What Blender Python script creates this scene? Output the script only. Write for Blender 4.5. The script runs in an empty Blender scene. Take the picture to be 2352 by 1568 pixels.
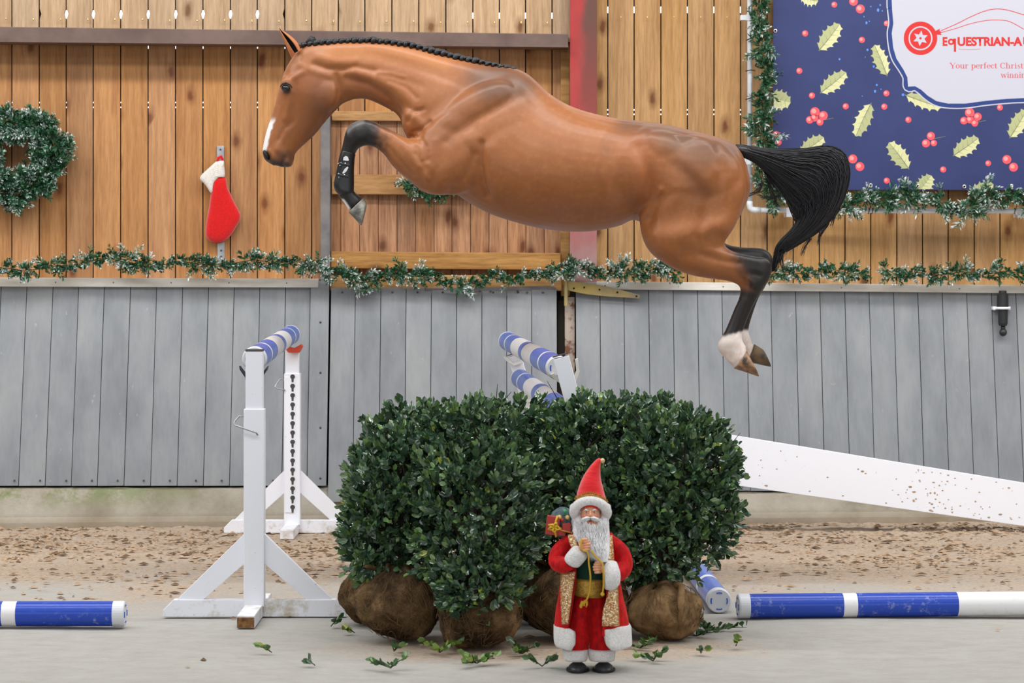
import bpy, math, random
import numpy as np
from mathutils import Vector, Matrix, noise as mn

random.seed(7); rng = np.random.default_rng(7)
SC = bpy.context.scene
COL = SC.collection
PI = math.pi

# ------------------------------------------------------------------ camera, light, exposure
F = 5627.0; CX = 1176.0; HY = 620.0; CAMZ = 1.5
cam_d = bpy.data.cameras.new('camera'); cam = bpy.data.objects.new('camera', cam_d); COL.objects.link(cam)
cam.location = (0, 0, CAMZ); cam.rotation_euler = (PI/2, 0, 0)
cam_d.sensor_width = 36; cam_d.lens = F/2352*36
cam_d.shift_y = -(784-HY)/2352
cam_d.clip_end = 200
cam_d.dof.use_dof = True; cam_d.dof.focus_distance = 11.5; cam_d.dof.aperture_fstop = 5.0
SC.camera = cam
SC.view_settings.view_transform = 'Standard'; SC.view_settings.look = 'None'
SC.view_settings.gamma = 1.0; SC.view_settings.exposure = -0.05
SC.view_settings.use_curve_mapping = False

w = bpy.data.worlds.new('world'); SC.world = w; w.use_nodes = True
bgn = w.node_tree.nodes['Background']
bgn.inputs[0].default_value = (0.95, 0.97, 1.0, 1); bgn.inputs[1].default_value = 0.24

def strip_light(name, y, z, width, power, target, col=(1, 0.985, 0.96), length=26):
    ld = bpy.data.lights.new(name, 'AREA'); ld.shape = 'RECTANGLE'; ld.size = length; ld.size_y = width
    ld.energy = power; ld.color = col
    o = bpy.data.objects.new(name, ld); COL.objects.link(o); o.location = (0, y, z)
    d = Vector((0, target[0]-y, target[1]-z))
    o.rotation_euler = d.to_track_quat('-Z', 'Y').to_euler()
    return o
strip_light('roof_light', 11.0, 6.3, 0.4, 1020, (14.2, 1.0))
strip_light('roof_light', 7.7, 6.5, 0.6, 560, (12.0, 0.0))
strip_light('roof_light', 3.0, 6.6, 1.5, 200, (10.5, 0.0))
strip_light('front_fill_light', -3.0, 3.2, 3.0, 420, (12.0, 1.0), (.97, .985, 1))  # added soft front fill from behind the camera, not an actual opening

# ------------------------------------------------------------------ helpers
def P(px, py, D):
    return Vector(((px-CX)*D/F, D, CAMZ+(HY-py)*D/F))
Y0, MW = 14.85, 0.065
def W(px, py, off=0.0):
    D = (Y0-off)/(1-MW*(px-CX)/F)
    return P(px, py, D)
def G(px, py, z=0.0):
    D = (CAMZ-z)*F/(py-HY)
    return P(px, py, D)
def s2l(c):
    return c/12.92 if c <= 0.04045 else ((c+0.055)/1.055)**2.4
def rgb(r, g, b):
    return (s2l(r/255), s2l(g/255), s2l(b/255), 1.0)

class MB:
    def __init__(self): self.v = []; self.f = []; self.m = []
    def add(self, vs, fs, mi=0):
        n = len(self.v); self.v += [tuple(v) for v in vs]
        for f in fs: self.f.append(tuple(i+n for i in f)); self.m.append(mi)
    def box(self, c, s, rot=None, mi=0):
        vs = []
        for x in (-.5, .5):
            for y in (-.5, .5):
                for z in (-.5, .5):
                    p = Vector((x*s[0], y*s[1], z*s[2]))
                    if rot is not None: p = rot @ p
                    vs.append(Vector(c)+p)
        self.add(vs, [(0,1,3,2),(4,6,7,5),(0,4,5,1),(2,3,7,6),(0,2,6,4),(1,5,7,3)], mi)
    def hexa(self, f4, b4, mi=0):
        # f4: front corners tl,tr,br,bl ; b4 the back ones
        self.add(list(f4)+list(b4), [(0,3,2,1),(4,5,6,7),(0,1,5,4),(1,2,6,5),(2,3,7,6),(3,0,4,7)], mi)
    def prism(self, poly, d, mi=0):
        # poly: list of Vectors (planar), extruded along vector d
        n = len(poly); d = Vector(d)
        vs = list(poly)+[p+d for p in poly]
        fs = [tuple(range(n))[::-1], tuple(range(n, 2*n))]
        fs += [(i, (i+1) % n, n+(i+1) % n, n+i) for i in range(n)]
        self.add(vs, fs, mi)
    def tube(self, pts, r, n=8, mi=0, cap=True):
        pts = [Vector(p) for p in pts]; k = len(pts)
        rs = r if hasattr(r, '__len__') else [r]*k
        vs = []; up = None
        for i, p in enumerate(pts):
            t = (pts[min(i+1, k-1)]-pts[max(i-1, 0)]).normalized()
            if up is None:
                up = Vector((0, 0, 1)) if abs(t.z) < .9 else Vector((1, 0, 0))
            a = t.cross(up)
            if a.length < 1e-6: a = t.cross(Vector((0, 1, 0.1)))
            a.normalize(); b = a.cross(t).normalized(); up = b
            for j in range(n):
                an = 2*PI*j/n; vs.append(p+(a*math.cos(an)+b*math.sin(an))*rs[i])
        fs = [(i*n+j, i*n+(j+1) % n, (i+1)*n+(j+1) % n, (i+1)*n+j) for i in range(k-1) for j in range(n)]
        if cap:
            fs.append(tuple(range(n))[::-1]); fs.append(tuple((k-1)*n+j for j in range(n)))
        self.add(vs, fs, mi)
    def ball(self, c, r, nu=12, nv=8, mi=0, rot=None):
        rr = r if hasattr(r, '__len__') else (r, r, r)
        vs = []; c = Vector(c)
        for i in range(nv+1):
            th = PI*i/nv
            for j in range(nu):
                ph = 2*PI*j/nu
                p = Vector((rr[0]*math.sin(th)*math.cos(ph), rr[1]*math.sin(th)*math.sin(ph), rr[2]*math.cos(th)))
                if rot is not None: p = rot @ p
                vs.append(c+p)
        fs = [(i*nu+j, (i+1)*nu+j, (i+1)*nu+(j+1) % nu, i*nu+(j+1) % nu) for i in range(nv) for j in range(nu)]
        self.add(vs, fs, mi)
    def build(self, name, mats, parent=None, smooth=False, bevel=0, kind=None, local=False):
        me = bpy.data.meshes.new(name)
        me.from_pydata(self.v, [], self.f)
        if not isinstance(mats, (list, tuple)): mats = [mats]
        for m in mats: me.materials.append(m)
        me.polygons.foreach_set('material_index', self.m)
        me.validate(); me.update()
        if smooth:
            me.polygons.foreach_set('use_smooth', [True]*len(me.polygons))
        o = bpy.data.objects.new(name, me); COL.objects.link(o)
        if parent is not None: put(o, parent, local)
        if bevel:
            b = o.modifiers.new('bevel', 'BEVEL'); b.width = bevel; b.segments = 2; b.limit_method = 'ANGLE'
            b.angle_limit = math.radians(40); b.harden_normals = False
        if kind: o['kind'] = kind
        return o

def fast_mesh(name, V, Fq, mats, parent=None, mi=None, smooth=False, kind=None):
    # V (n,3) float array, Fq (m,k) int array
    me = bpy.data.meshes.new(name)
    me.vertices.add(len(V)); me.vertices.foreach_set('co', np.asarray(V, dtype=np.float32).ravel())
    m, k = Fq.shape
    me.loops.add(m*k); me.loops.foreach_set('vertex_index', Fq.astype(np.int32).ravel())
    me.polygons.add(m); me.polygons.foreach_set('loop_start', np.arange(m, dtype=np.int32)*k)
    if not isinstance(mats, (list, tuple)): mats = [mats]
    for mm in mats: me.materials.append(mm)
    if mi is not None: me.polygons.foreach_set('material_index', np.asarray(mi, dtype=np.int32))
    me.update(calc_edges=True)
    if smooth: me.polygons.foreach_set('use_smooth', np.ones(m, dtype=bool))
    o = bpy.data.objects.new(name, me); COL.objects.link(o)
    if parent is not None: put(o, parent)
    if kind: o['kind'] = kind
    return o

def put(o, parent, local=False):
    # parent keeping the world position the mesh was written in
    o.parent = parent
    if local: return
    o.matrix_parent_inverse = world_of(parent).inverted()
def world_of(o):
    m = Matrix.Translation(o.location) @ o.rotation_euler.to_matrix().to_4x4() @ Matrix.Diagonal((*o.scale, 1))
    if o.parent is not None:
        m = world_of(o.parent) @ o.matrix_parent_inverse @ m
    return m

def thing(name, label, cat, loc=(0, 0, 0), group=None, rz=0):
    o = bpy.data.objects.new(name, None); COL.objects.link(o); o.empty_display_size = .1
    o.location = loc; o.rotation_euler = (0, 0, rz)
    o['label'] = label; o['category'] = cat
    if group: o['group'] = group
    return o
def tag(o, label, cat, group=None):
    o['label'] = label; o['category'] = cat
    if group: o['group'] = group
    return o
def setting(name, loc=(0, 0, 0)):
    o = bpy.data.objects.new(name, None); COL.objects.link(o); o.location = loc; o['kind'] = 'structure'; return o

# ------------------------------------------------------------------ materials
def mat(name, color, rough=.6, spec=.4, metal=0, **kw):
    m = bpy.data.materials.new(name); m.use_nodes = True
    b = m.node_tree.nodes['Principled BSDF']
    b.inputs['Base Color'].default_value = color; b.inputs['Roughness'].default_value = rough
    b.inputs['Specular IOR Level'].default_value = spec; b.inputs['Metallic'].default_value = metal
    for k, v in kw.items(): b.inputs[k.replace('_', ' ')].default_value = v
    return m
class NT:
    def __init__(self, m):
        self.t = m.node_tree; self.b = self.t.nodes['Principled BSDF']
    def n(self, typ, **kw):
        nd = self.t.nodes.new(typ)
        for k, v in kw.items(): setattr(nd, k, v)
        return nd
    def l(self, a, b): self.t.links.new(a, b)
    def noise(self, vec, scale, detail=4, rough=.55, dim='3D'):
        nd = self.n('ShaderNodeTexNoise'); nd.inputs['Scale'].default_value = scale
        nd.inputs['Detail'].default_value = detail; nd.inputs['Roughness'].default_value = rough
        if vec is not None: self.l(vec, nd.inputs['Vector'])
        return nd.outputs['Fac']
    def mapping(self, vec, scale=(1, 1, 1), loc=None):
        nd = self.n('ShaderNodeMapping'); nd.inputs['Scale'].default_value = scale
        self.l(vec, nd.inputs['Vector'])
        if loc is not None: self.l(loc, nd.inputs['Location'])
        return nd.outputs['Vector']
    def ramp(self, fac, stops, interp='LINEAR'):
        nd = self.n('ShaderNodeValToRGB'); cr = nd.color_ramp; cr.interpolation = interp
        while len(cr.elements) < len(stops): cr.elements.new(.5)
        for e, (p, c) in zip(cr.elements, stops): e.position = p; e.color = c
        self.l(fac, nd.inputs['Fac']); return nd.outputs['Color']
    def mix(self, fac, a, b, mode='MIX'):
        nd = self.n('ShaderNodeMix', data_type='RGBA', blend_type=mode)
        for s, v in ((nd.inputs['Factor'], fac), (nd.inputs[6], a), (nd.inputs[7], b)):
            if hasattr(v, 'is_linked') or hasattr(v, 'links'): self.l(v, s)
            else: s.default_value = v
        return nd.outputs[2]
    def math(self, op, a, b=None, clamp=False):
        nd = self.n('ShaderNodeMath', operation=op); nd.use_clamp = clamp
        for s, v in zip(nd.inputs, (a, b)):
            if v is None: continue
            if hasattr(v, 'links'): self.l(v, s)
            else: s.default_value = v
        return nd.outputs[0]
    def bump(self, h, strength=.3, dist=.01):
        nd = self.n('ShaderNodeBump'); nd.inputs['Strength'].default_value = strength; nd.inputs['Distance'].default_value = dist
        self.l(h, nd.inputs['Height']); self.l(nd.outputs[0], self.b.inputs['Normal'])
    def color(self, c): self.l(c, self.b.inputs['Base Color'])
    def obj(self): return self.n('ShaderNodeTexCoord').outputs['Object']
    def rand(self): return self.n('ShaderNodeObjectInfo').outputs['Random']
W1 = (1, 1, 1, 1); K1 = (0, 0, 0, 1)

def wood_mat(name, base, dark, knot, var=.18, axis='z', knots=True, contrast=1.0):
    m = mat(name, base, .62, .25); t = NT(m)
    co = t.obj(); r = t.rand()
    off = t.n('ShaderNodeCombineXYZ')
    r7 = t.math('MULTIPLY', r, 37.0); t.l(r7, off.inputs[0]); t.l(r7, off.inputs[1]); t.l(t.math('MULTIPLY', r, 91.0), off.inputs[2])
    sc = (9, 9, .7) if axis == 'z' else (.7, 9, 9)
    v1 = t.mapping(co, sc, off.outputs[0])
    n1 = t.noise(v1, 1.6, 5, .6)
    n2 = t.noise(t.mapping(co, tuple(s*4 for s in sc), off.outputs[0]), 2.4, 4, .7)
    c = t.ramp(n1, [(.30, dark), (.62, base)])
    g = t.ramp(n2, [(.35, (.62, .60, .58, 1)), (.60, W1)])
    c = t.mix(.62*contrast, c, g, 'MULTIPLY')
    wv = t.n('ShaderNodeTexWave', wave_type='BANDS', bands_direction='X' if axis == 'z' else 'Z'); wv.inputs['Scale'].default_value = 2.2
    wv.inputs['Distortion'].default_value = 9.0; wv.inputs['Detail'].default_value = 2.5; wv.inputs['Detail Scale'].default_value = .9
    t.l(t.mapping(co, (3.2, 3.2, .55) if axis == 'z' else (.55, 3.2, 3.2), off.outputs[0]), wv.inputs['Vector'])
    c = t.mix(.24*contrast, c, t.ramp(wv.outputs['Fac'], [(.0, (.72, .62, .52, 1)), (.35, W1)]), 'MULTIPLY')
    if knots:
        vo = t.n('ShaderNodeTexVoronoi', voronoi_dimensions='2D'); vo.inputs['Scale'].default_value = 1.0
        sxz = t.n('ShaderNodeSeparateXYZ'); t.l(co, sxz.inputs[0]); cxz = t.n('ShaderNodeCombineXYZ'); t.l(sxz.outputs[0], cxz.inputs[0]); t.l(sxz.outputs[2], cxz.inputs[1])
        ks = (5.2, 2.6, 0) if axis == 'z' else (2.6, 5.5, 0)
        wob = t.noise(t.mapping(co, (6, 6, 6)), 2.5, 2)
        ad = t.n('ShaderNodeVectorMath', operation='ADD'); t.l(t.mapping(cxz.outputs[0], ks, off.outputs[0]), ad.inputs[0])
        sc2 = t.math('MULTIPLY', wob, .14); t.l(sc2, ad.inputs[1]); t.l(ad.outputs[0], vo.inputs['Vector'])
        vo.inputs['Randomness'].default_value = 1.0
        kf = t.ramp(vo.outputs['Distance'], [(.05, W1), (.11, (.5, .5, .5, 1)), (.22, K1)])
        wn = t.n('ShaderNodeSeparateColor'); t.l(vo.outputs['Color'], wn.inputs[0])
        sel = t.math('GREATER_THAN', wn.outputs[0], .5)
        c = t.mix(t.math('MULTIPLY', kf, sel), c, knot)
    hv = t.n('ShaderNodeHueSaturation')
    t.l(t.math('ADD', t.math('MULTIPLY', r, var*1.4), 1-var*.7), hv.inputs['Value'])
    r2 = t.math('FRACT', t.math('MULTIPLY', r, 17.3))
    t.l(t.math('ADD', t.math('MULTIPLY', r2, .12), .90), hv.inputs['Saturation'])
    t.l(c, hv.inputs['Color']); t.color(hv.outputs[0])
    t.bump(n2, .25, .003)
    return m
M = {}
M['wood'] = wood_mat('pine_plank', rgb(182,132,82), rgb(160,108,62), rgb(110,62,30))
M['wood_right'] = wood_mat('pine_plank_light', rgb(184,143,94), rgb(162,120,72), rgb(104,62,32))
M['wood_top'] = wood_mat('pine_plank_pale', rgb(190,160,126), rgb(168,136,102), rgb(112,78,50), .12)
M['wood_door'] = wood_mat('pine_plank_door', rgb(178,130,92), rgb(150,104,70), rgb(95,52,28), .2, contrast=1.5)
M['batten'] = wood_mat('pine_batten', rgb(186,140,84), rgb(150,104,54), rgb(100,66,34), .12, axis='x', contrast=1.3)
M['pine_edge'] = wood_mat('pine_edge', rgb(172,132,78), rgb(150,108,58), rgb(100,66,34), .1, axis='x')

def grey_board():
    m = mat('grey_board', rgb(136,141,147), .55, .3); t = NT(m)
    co = t.obj(); r = t.rand()
    off = t.n('ShaderNodeCombineXYZ'); t.l(t.math('MULTIPLY', r, 51.0), off.inputs[0]); t.l(t.math('MULTIPLY', r, 23.0), off.inputs[2])
    n1 = t.noise(t.mapping(co, (3, 3, .9), off.outputs[0]), 1.5, 4)
    c = t.ramp(n1, [(.3, rgb(122,126,131)), (.5, rgb(136,140,145)), (.72, rgb(148,151,153))])
    n2 = t.noise(t.mapping(co, (60, 60, 2), off.outputs[0]), 1, 3)
    c = t.mix(.35, c, t.ramp(n2, [(.3, (.8, .8, .8, 1)), (.6, W1)]), 'MULTIPLY')
    n3 = t.noise(t.mapping(co, (14, 14, 9), off.outputs[0]), 2, 3)
    c = t.mix(t.ramp(n3, [(.70, K1), (.76, (.5, .5, .5, 1))]), c, rgb(178,174,164))
    n4 = t.noise(t.mapping(co, (16, 16, 1.2), off.outputs[0]), 1, 4)
    c = t.mix(.4, c, t.ramp(n4, [(.3, (.84, .84, .86, 1)), (.65, (1.05, 1.05, 1.04, 1))]), 'MULTIPLY')
    t.color(c); t.bump(n2, .1, .002)
    return m
M['grey'] = grey_board()
def noisy(name, a, b, scale=6, rough=.6, spec=.3, metal=0, bump=0, lo=.35, hi=.65, stretch=(1, 1, 1), **kw):
    m = mat(name, a, rough, spec, metal, **kw); t = NT(m)
    n1 = t.noise(t.mapping(t.obj(), stretch), scale, 6, .6)
    t.color(t.ramp(n1, [(lo, a), (hi, b)]))
    if bump: t.bump(n1, bump, .01)
    return m
M['ledge'] = noisy('cream_ledge', rgb(205,200,190), rgb(222,220,214), 5, .5, stretch=(1, 1, 4))
M['steel_dark'] = noisy('brown_steel', rgb(84,66,60), rgb(108,88,80), 4, .5, .4, .0, .1)
M['steel_post'] = noisy('grey_steel_post', rgb(98,96,98), rgb(126,122,120), 7, .55, .4, .2)
def red_mat():
    m = mat('red_painted_steel', rgb(160,60,60), .5); t = NT(m)
    co = t.obj(); sx = t.n('ShaderNodeSeparateXYZ'); t.l(co, sx.inputs[0])
    n1 = t.noise(t.mapping(co, (4, 4, 2)), 2.5, 6)
    h = t.math('ADD', t.math('MULTIPLY', sx.outputs[2], .45), t.math('MULTIPLY', n1, .5))
    t.color(t.ramp(h, [(.78, rgb(172,140,140)), (1.05, rgb(166,84,82)), (1.3, rgb(158,54,56)), (1.6, rgb(140,46,48))] if False else
            [(.0, rgb(160,136,134)), (.22, rgb(152,104,102)), (.5, rgb(160,62,60)), (.8, rgb(158,46,46)), (1., rgb(140,40,42))]))
    hh = t.math('SUBTRACT', h, .78); 
    cr = [n for n in t.t.nodes if n.type == 'VALTORGB'][-1]
    t.l(t.math('MULTIPLY', hh, 1.0), cr.inputs['Fac'])
    xr = t.math('ADD', t.math('MULTIPLY', sx.outputs[0], 6.0), t.math('MULTIPLY', t.math('SUBTRACT', n1, .5), .8))
    zr = t.math('SUBTRACT', sx.outputs[2], 1.9)
    f = t.math('MULTIPLY', t.ramp(t.math('SUBTRACT', xr, 1.9), [(.45, K1), (.8, W1)]), t.math('MULTIPLY', zr, .9, True))
    t.color(t.mix(f, cr.outputs[0], rgb(92,58,50)))
    return m
M['red'] = red_mat()
M['rust'] = noisy('rusty_flaking_post', rgb(178,164,152), rgb(116,78,58), 16, .7, .2, 0, .3, .52, .62)
M['dark'] = mat('dark_gap', rgb(40,36,32), .9, .1)
M['backing'] = mat('dark_cladding', rgb(62,50,38), .9, .1)
M['screw'] = mat('zinc_screw', rgb(90,90,92), .4, .5, .8)
M['screw_br'] = mat('brass_screw', rgb(200,178,120), .35, .5, .7)
M['zinc'] = noisy('galvanised', rgb(150,152,156), rgb(180,182,186), 20, .4, .5, .6)
M['brasszinc'] = noisy('yellow_zinc', rgb(186,164,96), rgb(148,136,110), 9, .42, .5, .35, .05)
def concrete():
    m = mat('concrete', rgb(170,164,150), .9, .15); t = NT(m); co = t.obj()
    n1 = t.noise(co, 3, 8, .65)
    c = t.ramp(n1, [(.3, rgb(146,138,122)), (.5, rgb(172,166,152)), (.7, rgb(190,185,174))])
    n2 = t.noise(t.mapping(co, (1.6, 1, 2.2)), 2.0, 7, .75)
    sx = t.n('ShaderNodeSeparateXYZ'); t.l(co, sx.inputs[0])
    # algae: green patches near the top of the plinth on the left side
    zf = t.ramp(sx.outputs[2], [(.10, K1), (.19, W1)])
    xf = t.ramp(t.math('MULTIPLY', sx.outputs[0], -1.0), [(.9, K1), (.98, K1)] if False else [(.0, K1), (1., W1)])
    xs = t.math('SUBTRACT', t.math('MULTIPLY', sx.outputs[0], -1.0), 1.6)
    cr = [n for n in t.t.nodes if n.type == 'VALTORGB'][-1]; t.l(xs, cr.inputs['Fac'])
    gm = t.ramp(n2, [(.46, K1), (.56, W1)])
    f = t.math('MULTIPLY', t.math('MULTIPLY', zf, xf), gm)
    c = t.mix(t.math('MULTIPLY', f, .75), c, rgb(112,134,72))
    # damp sandy foot
    lf = t.ramp(sx.outputs[2], [(.0, W1), (.05, (.6, .6, .6, 1)), (.085, K1)])
    c = t.mix(t.math('MULTIPLY', lf, .6), c, rgb(128,108,84))
    t.color(c); t.bump(t.noise(co, 22, 8, .7), .5, .012)
    return m
M['concrete'] = concrete()
def sand():
    m = mat('arena_sand', rgb(196,190,180), .95, .1); t = NT(m); co = t.obj()
    sx = t.n('ShaderNodeSeparateXYZ'); t.l(co, sx.inputs[0])
    big = t.noise(t.mapping(co, (1, .8, 1)), .9, 5, .6)
    mid = t.noise(t.mapping(co, (3, 5, 1)), 2.2, 6, .7)
    fine = t.noise(t.mapping(co, (16, 30, 10)), 3, 5, .7)
    grey = t.ramp(mid, [(.3, rgb(166,163,157)), (.55, rgb(176,174,169)), (.8, rgb(182,181,176))])
    tan = t.ramp(fine, [(.30, rgb(128,104,82)), (.42, rgb(174,151,129)), (.62, rgb(194,175,154))])
    yf = t.math('MULTIPLY', t.math('SUBTRACT', sx.outputs[1], 10.2), .42)
    mk = t.math('ADD', yf, t.math('MULTIPLY', t.math('SUBTRACT', big, .5), 2.2))
    mk = t.math('ADD', mk, t.math('MULTIPLY', t.math('SUBTRACT', mid, .5), 1.5))
    dx = t.math('MULTIPLY', t.math('SUBTRACT', sx.outputs[0], .12), 1.0); dy = t.math('MULTIPLY', t.math('SUBTRACT', sx.outputs[1], 9.75), 2.1)
    dd = t.math('SQRT', t.math('ADD', t.math('MULTIPLY', dx, dx), t.math('MULTIPLY', dy, dy)))
    dd = t.math('ADD', dd, t.math('MULTIPLY', t.math('SUBTRACT', mid, .5), -1.2))
    nb = t.math('MULTIPLY', t.math('SUBTRACT', 1.15, dd), 1.4)
    mk = t.math('MAXIMUM', mk, nb)
    mk = t.ramp(mk, [(.25, K1), (.95, W1)])
    c = t.mix(t.math('MULTIPLY', mk, .85), grey, tan)
    c = t.mix(.35, c, t.ramp(fine, [(.25, (.7, .68, .66, 1)), (.5, W1)]), 'MULTIPLY')
    t.color(c)
    t.bump(t.math('ADD', fine, t.math('MULTIPLY', mid, 1.5)), .5, .012)
    return m
M['sand'] = sand()
M['chip'] = noisy('sand_chips', rgb(190,166,142), rgb(150,124,98), 30, .95, .1)
M['chip_dark'] = noisy('dark_chips', rgb(96,78,62), rgb(130,106,84), 30, .95, .1)
def white_paint(name, dirt=.5, lo=.60):
    m = mat(name, rgb(228,230,236), .45, .4); t = NT(m); co = t.obj()
    n1 = t.noise(co, 9, 6, .7); n2 = t.noise(co, 60, 3, .6)
    c = t.mix(t.math('MULTIPLY', t.ramp(n1, [(lo, K1), (lo+.16, W1)]), dirt), rgb(238,240,248), rgb(186,176,152))
    c = t.mix(t.ramp(n2, [(.70, K1), (.74, (.6, .6, .6, 1))]), c, rgb(150,140,124))
    t.color(c); return m
M['white'] = white_paint('white_paint', .25, .66)
M['white_dirty'] = white_paint('white_paint_worn', .9, .50)
M['plank_white'] = white_paint('white_plank_paint', .15, .66)
M['endwood'] = noisy('bare_end_grain', rgb(150,112,74), rgb(92,64,44), 40, .9, .1)
M['black_plastic'] = mat('black_plastic', rgb(34,36,38), .4, .5)
M['red_plastic'] = mat('red_plastic', rgb(202,70,46), .4, .5)
M['wire'] = mat('steel_wire', rgb(170,170,172), .35, .5, .7)
def pole_paint(name, c0, scuff, amount):
    m = mat(name, c0, .28, .5); t = NT(m); co = t.obj()
    n = t.noise(t.mapping(co, (1, 1, 1)), 26, 6, .75); n2 = t.noise(co, 5, 3)
    f = t.math('MULTIPLY', t.ramp(n, [(.55, K1), (.64, W1)]), t.ramp(n2, [(.45, K1), (.6, W1)]))
    t.color(t.mix(t.math('MULTIPLY', f, amount), c0, scuff)); return m
M['blue'] = pole_paint('blue_band', rgb(22,66,176), rgb(150,160,200), .7)
M['blue_worn'] = pole_paint('blue_band_worn', rgb(60,98,190), rgb(120,150,225), .8)
M['pwhite'] = pole_paint('white_band', rgb(232,232,234), rgb(200,196,188), .4)
M['pcap'] = mat('pole_end_cap', rgb(214,216,222), .4, .4)
# ------------------------------------------------------------------ floor
def floor():
    def block(xs, ys):
        X, Y = np.meshgrid(xs, ys); Z = np.zeros_like(X)
        for a in range(X.shape[0]):
            for b in range(X.shape[1]):
                x, y = X[a, b], Y[a, b]
                n1 = mn.noise((x*1.1, y*1.3, 0)); n2 = mn.noise((x*5, y*9, 3)); n3 = mn.noise((x*14, y*24, 7))
                k = min(max((y-11.3)/2.0, 0), 1)
                Z[a, b] = .010*n1+(.0012+.010*k)*n2+(.001+.010*k)*max(n3, -.2)
        return X, Y, Z
    xs = np.concatenate([np.linspace(-9, -3.3, 20), np.linspace(-3.2, 3.4, 300), np.linspace(3.5, 9, 20)])
    ys = np.concatenate([np.linspace(2, 8.4, 12), np.linspace(8.5, 16, 300)])
    X, Y, Z = block(xs, ys)
    Z -= .004
    # flatten close to things' feet
    V = np.stack([X.ravel(), Y.ravel(), Z.ravel()], 1)
    nx = len(xs); ny = len(ys)
    i = np.arange(ny-1)[:, None]*nx+np.arange(nx-1)[None, :]
    Fq = np.stack([i, i+1, i+nx+1, i+nx], -1).reshape(-1, 4)
    o = fast_mesh('floor', V, Fq, M['sand'], smooth=True); o['kind'] = 'structure'
    # kicked up clods and wood chips lying on the footing
    n = 12000
    px = rng.uniform(-3.4, 3.6, n*3); u = rng.random(n*3)
    py = 9.0+5.5*u
    keep = []
    for x, y in zip(px, py):
        k = min(max((y-10.6)/2.6, 0.06), 1)
        d = mn.noise((x*1.3, y*1.9, 9))*.9+.45
        if random.random() < k*k*max(d, 0.05)*1.3: keep.append((x, y))
    keep = np.array(keep[:n])
    vs = []; fs = []; mi = []
    for q, (x, y) in enumerate(keep):
        s = random.choice([.006, .008, .010, .014, .02]); a = random.uniform(0, PI); h = s*.5
        ca, sa = math.cos(a)*s*1.6, math.sin(a)*s
        z = .002
        b = len(vs)
        vs += [(x+ca, y+sa, z), (x-sa*.6, y+ca*.6, z), (x-ca, y-sa, z), (x+sa*.6, y-ca*.6, z), (x, y, z+h)]
        fs += [(b, b+1, b+4), (b+1, b+2, b+4), (b+2, b+3, b+4), (b+3, b, b+4)]
        mi += [1 if random.random() < .28 else 0]*4
    fast_mesh('sand_clods', np.array(vs), np.array(fs), [M['chip'], M['chip_dark']], parent=o, mi=mi, kind='stuff')
    return o
FLOOR = floor()

# ------------------------------------------------------------------ back wall
WALL = setting('wall_back', W(1176, 620, 0))
def plank(x0, x1, y0, y1, off, th, material, name='plank', parent=WALL, gap=1.4, notch=None, y0b=None, y1b=None):
    # a vertical board between pixel columns x0..x1 and rows y0..y1
    off = off+random.uniform(-.0025, .0025)
    a = W(x0+gap, y0, off); b = W(x1-gap, y0, off)
    zt = W((x0+x1)/2, y0, off).z; zb = W((x0+x1)/2, y1, off).z
    f4 = [Vector((a.x, a.y, zt)), Vector((b.x, b.y, zt)), Vector((b.x, b.y, zb)), Vector((a.x, a.y, zb))]
    b4 = [p+Vector((0, th, 0)) for p in f4]
    mb = MB()
    if notch:
        # a shallow nick in the long edges where light comes through
        zn = [W((x0+x1)/2, yy, off).z for yy in (notch[0], (notch[0]+notch[1])/2, notch[1])]
        dx = notch[2]
        L = [Vector((a.x, a.y, zt)), Vector((a.x, a.y, zn[0])), Vector((a.x+dx, a.y, zn[1])), Vector((a.x, a.y, zn[2])), Vector((a.x, a.y, zb))]
        R = [Vector((b.x, b.y, zt)), Vector((b.x, b.y, zn[0])), Vector((b.x-dx, b.y, zn[1])), Vector((b.x, b.y, zn[2])), Vector((b.x, b.y, zb))]
        mb.prism(L+R[::-1], (0, th, 0))
    else:
        mb.hexa(f4, b4)
    return mb.build(name, material, parent)
LS = [27, 90, 152, 214, 277, 340, 403, 466, 529, 591, 654, 716, 777, 838, 900, 962, 1024, 1086, 1147, 1207, 1268, 1312]
full = [27-62.6*k for k in (4, 3, 2, 1)]+LS
for a, b in zip(full[:-1], full[1:]):
    nt = (20, 44, .0085) if 90 <= a <= 600 else None
    plank(a, b, -330, 96, .055, .022, M['wood_top'], notch=nt)
for a, b in zip(full[:-1], full[1:]):
    if b <= 720: plank(a, b, 90, 652, .0, .022, M['wood'])
plank(716, 738, 90, 652, .0, .022, M['wood'])
# behind the horse's neck, above the hatch
for a, b in zip([738]+LS[12:-1], LS[12:]):
    plank(a, b, 90, 262, .0, .022, M['wood'])
RS = [1366, 1396, 1456.5, 1518, 1579, 1640, 1701, 1762, 1822, 1882, 1941, 2000, 2060, 2119, 2178, 2238, 2297, 2357]+[2357+59.5*k for k in range(1, 20)]
for a, b in zip(RS[:-1], RS[1:]):
    plank(a, b, -330, 662, .0, .022, M['wood_right'])
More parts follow.
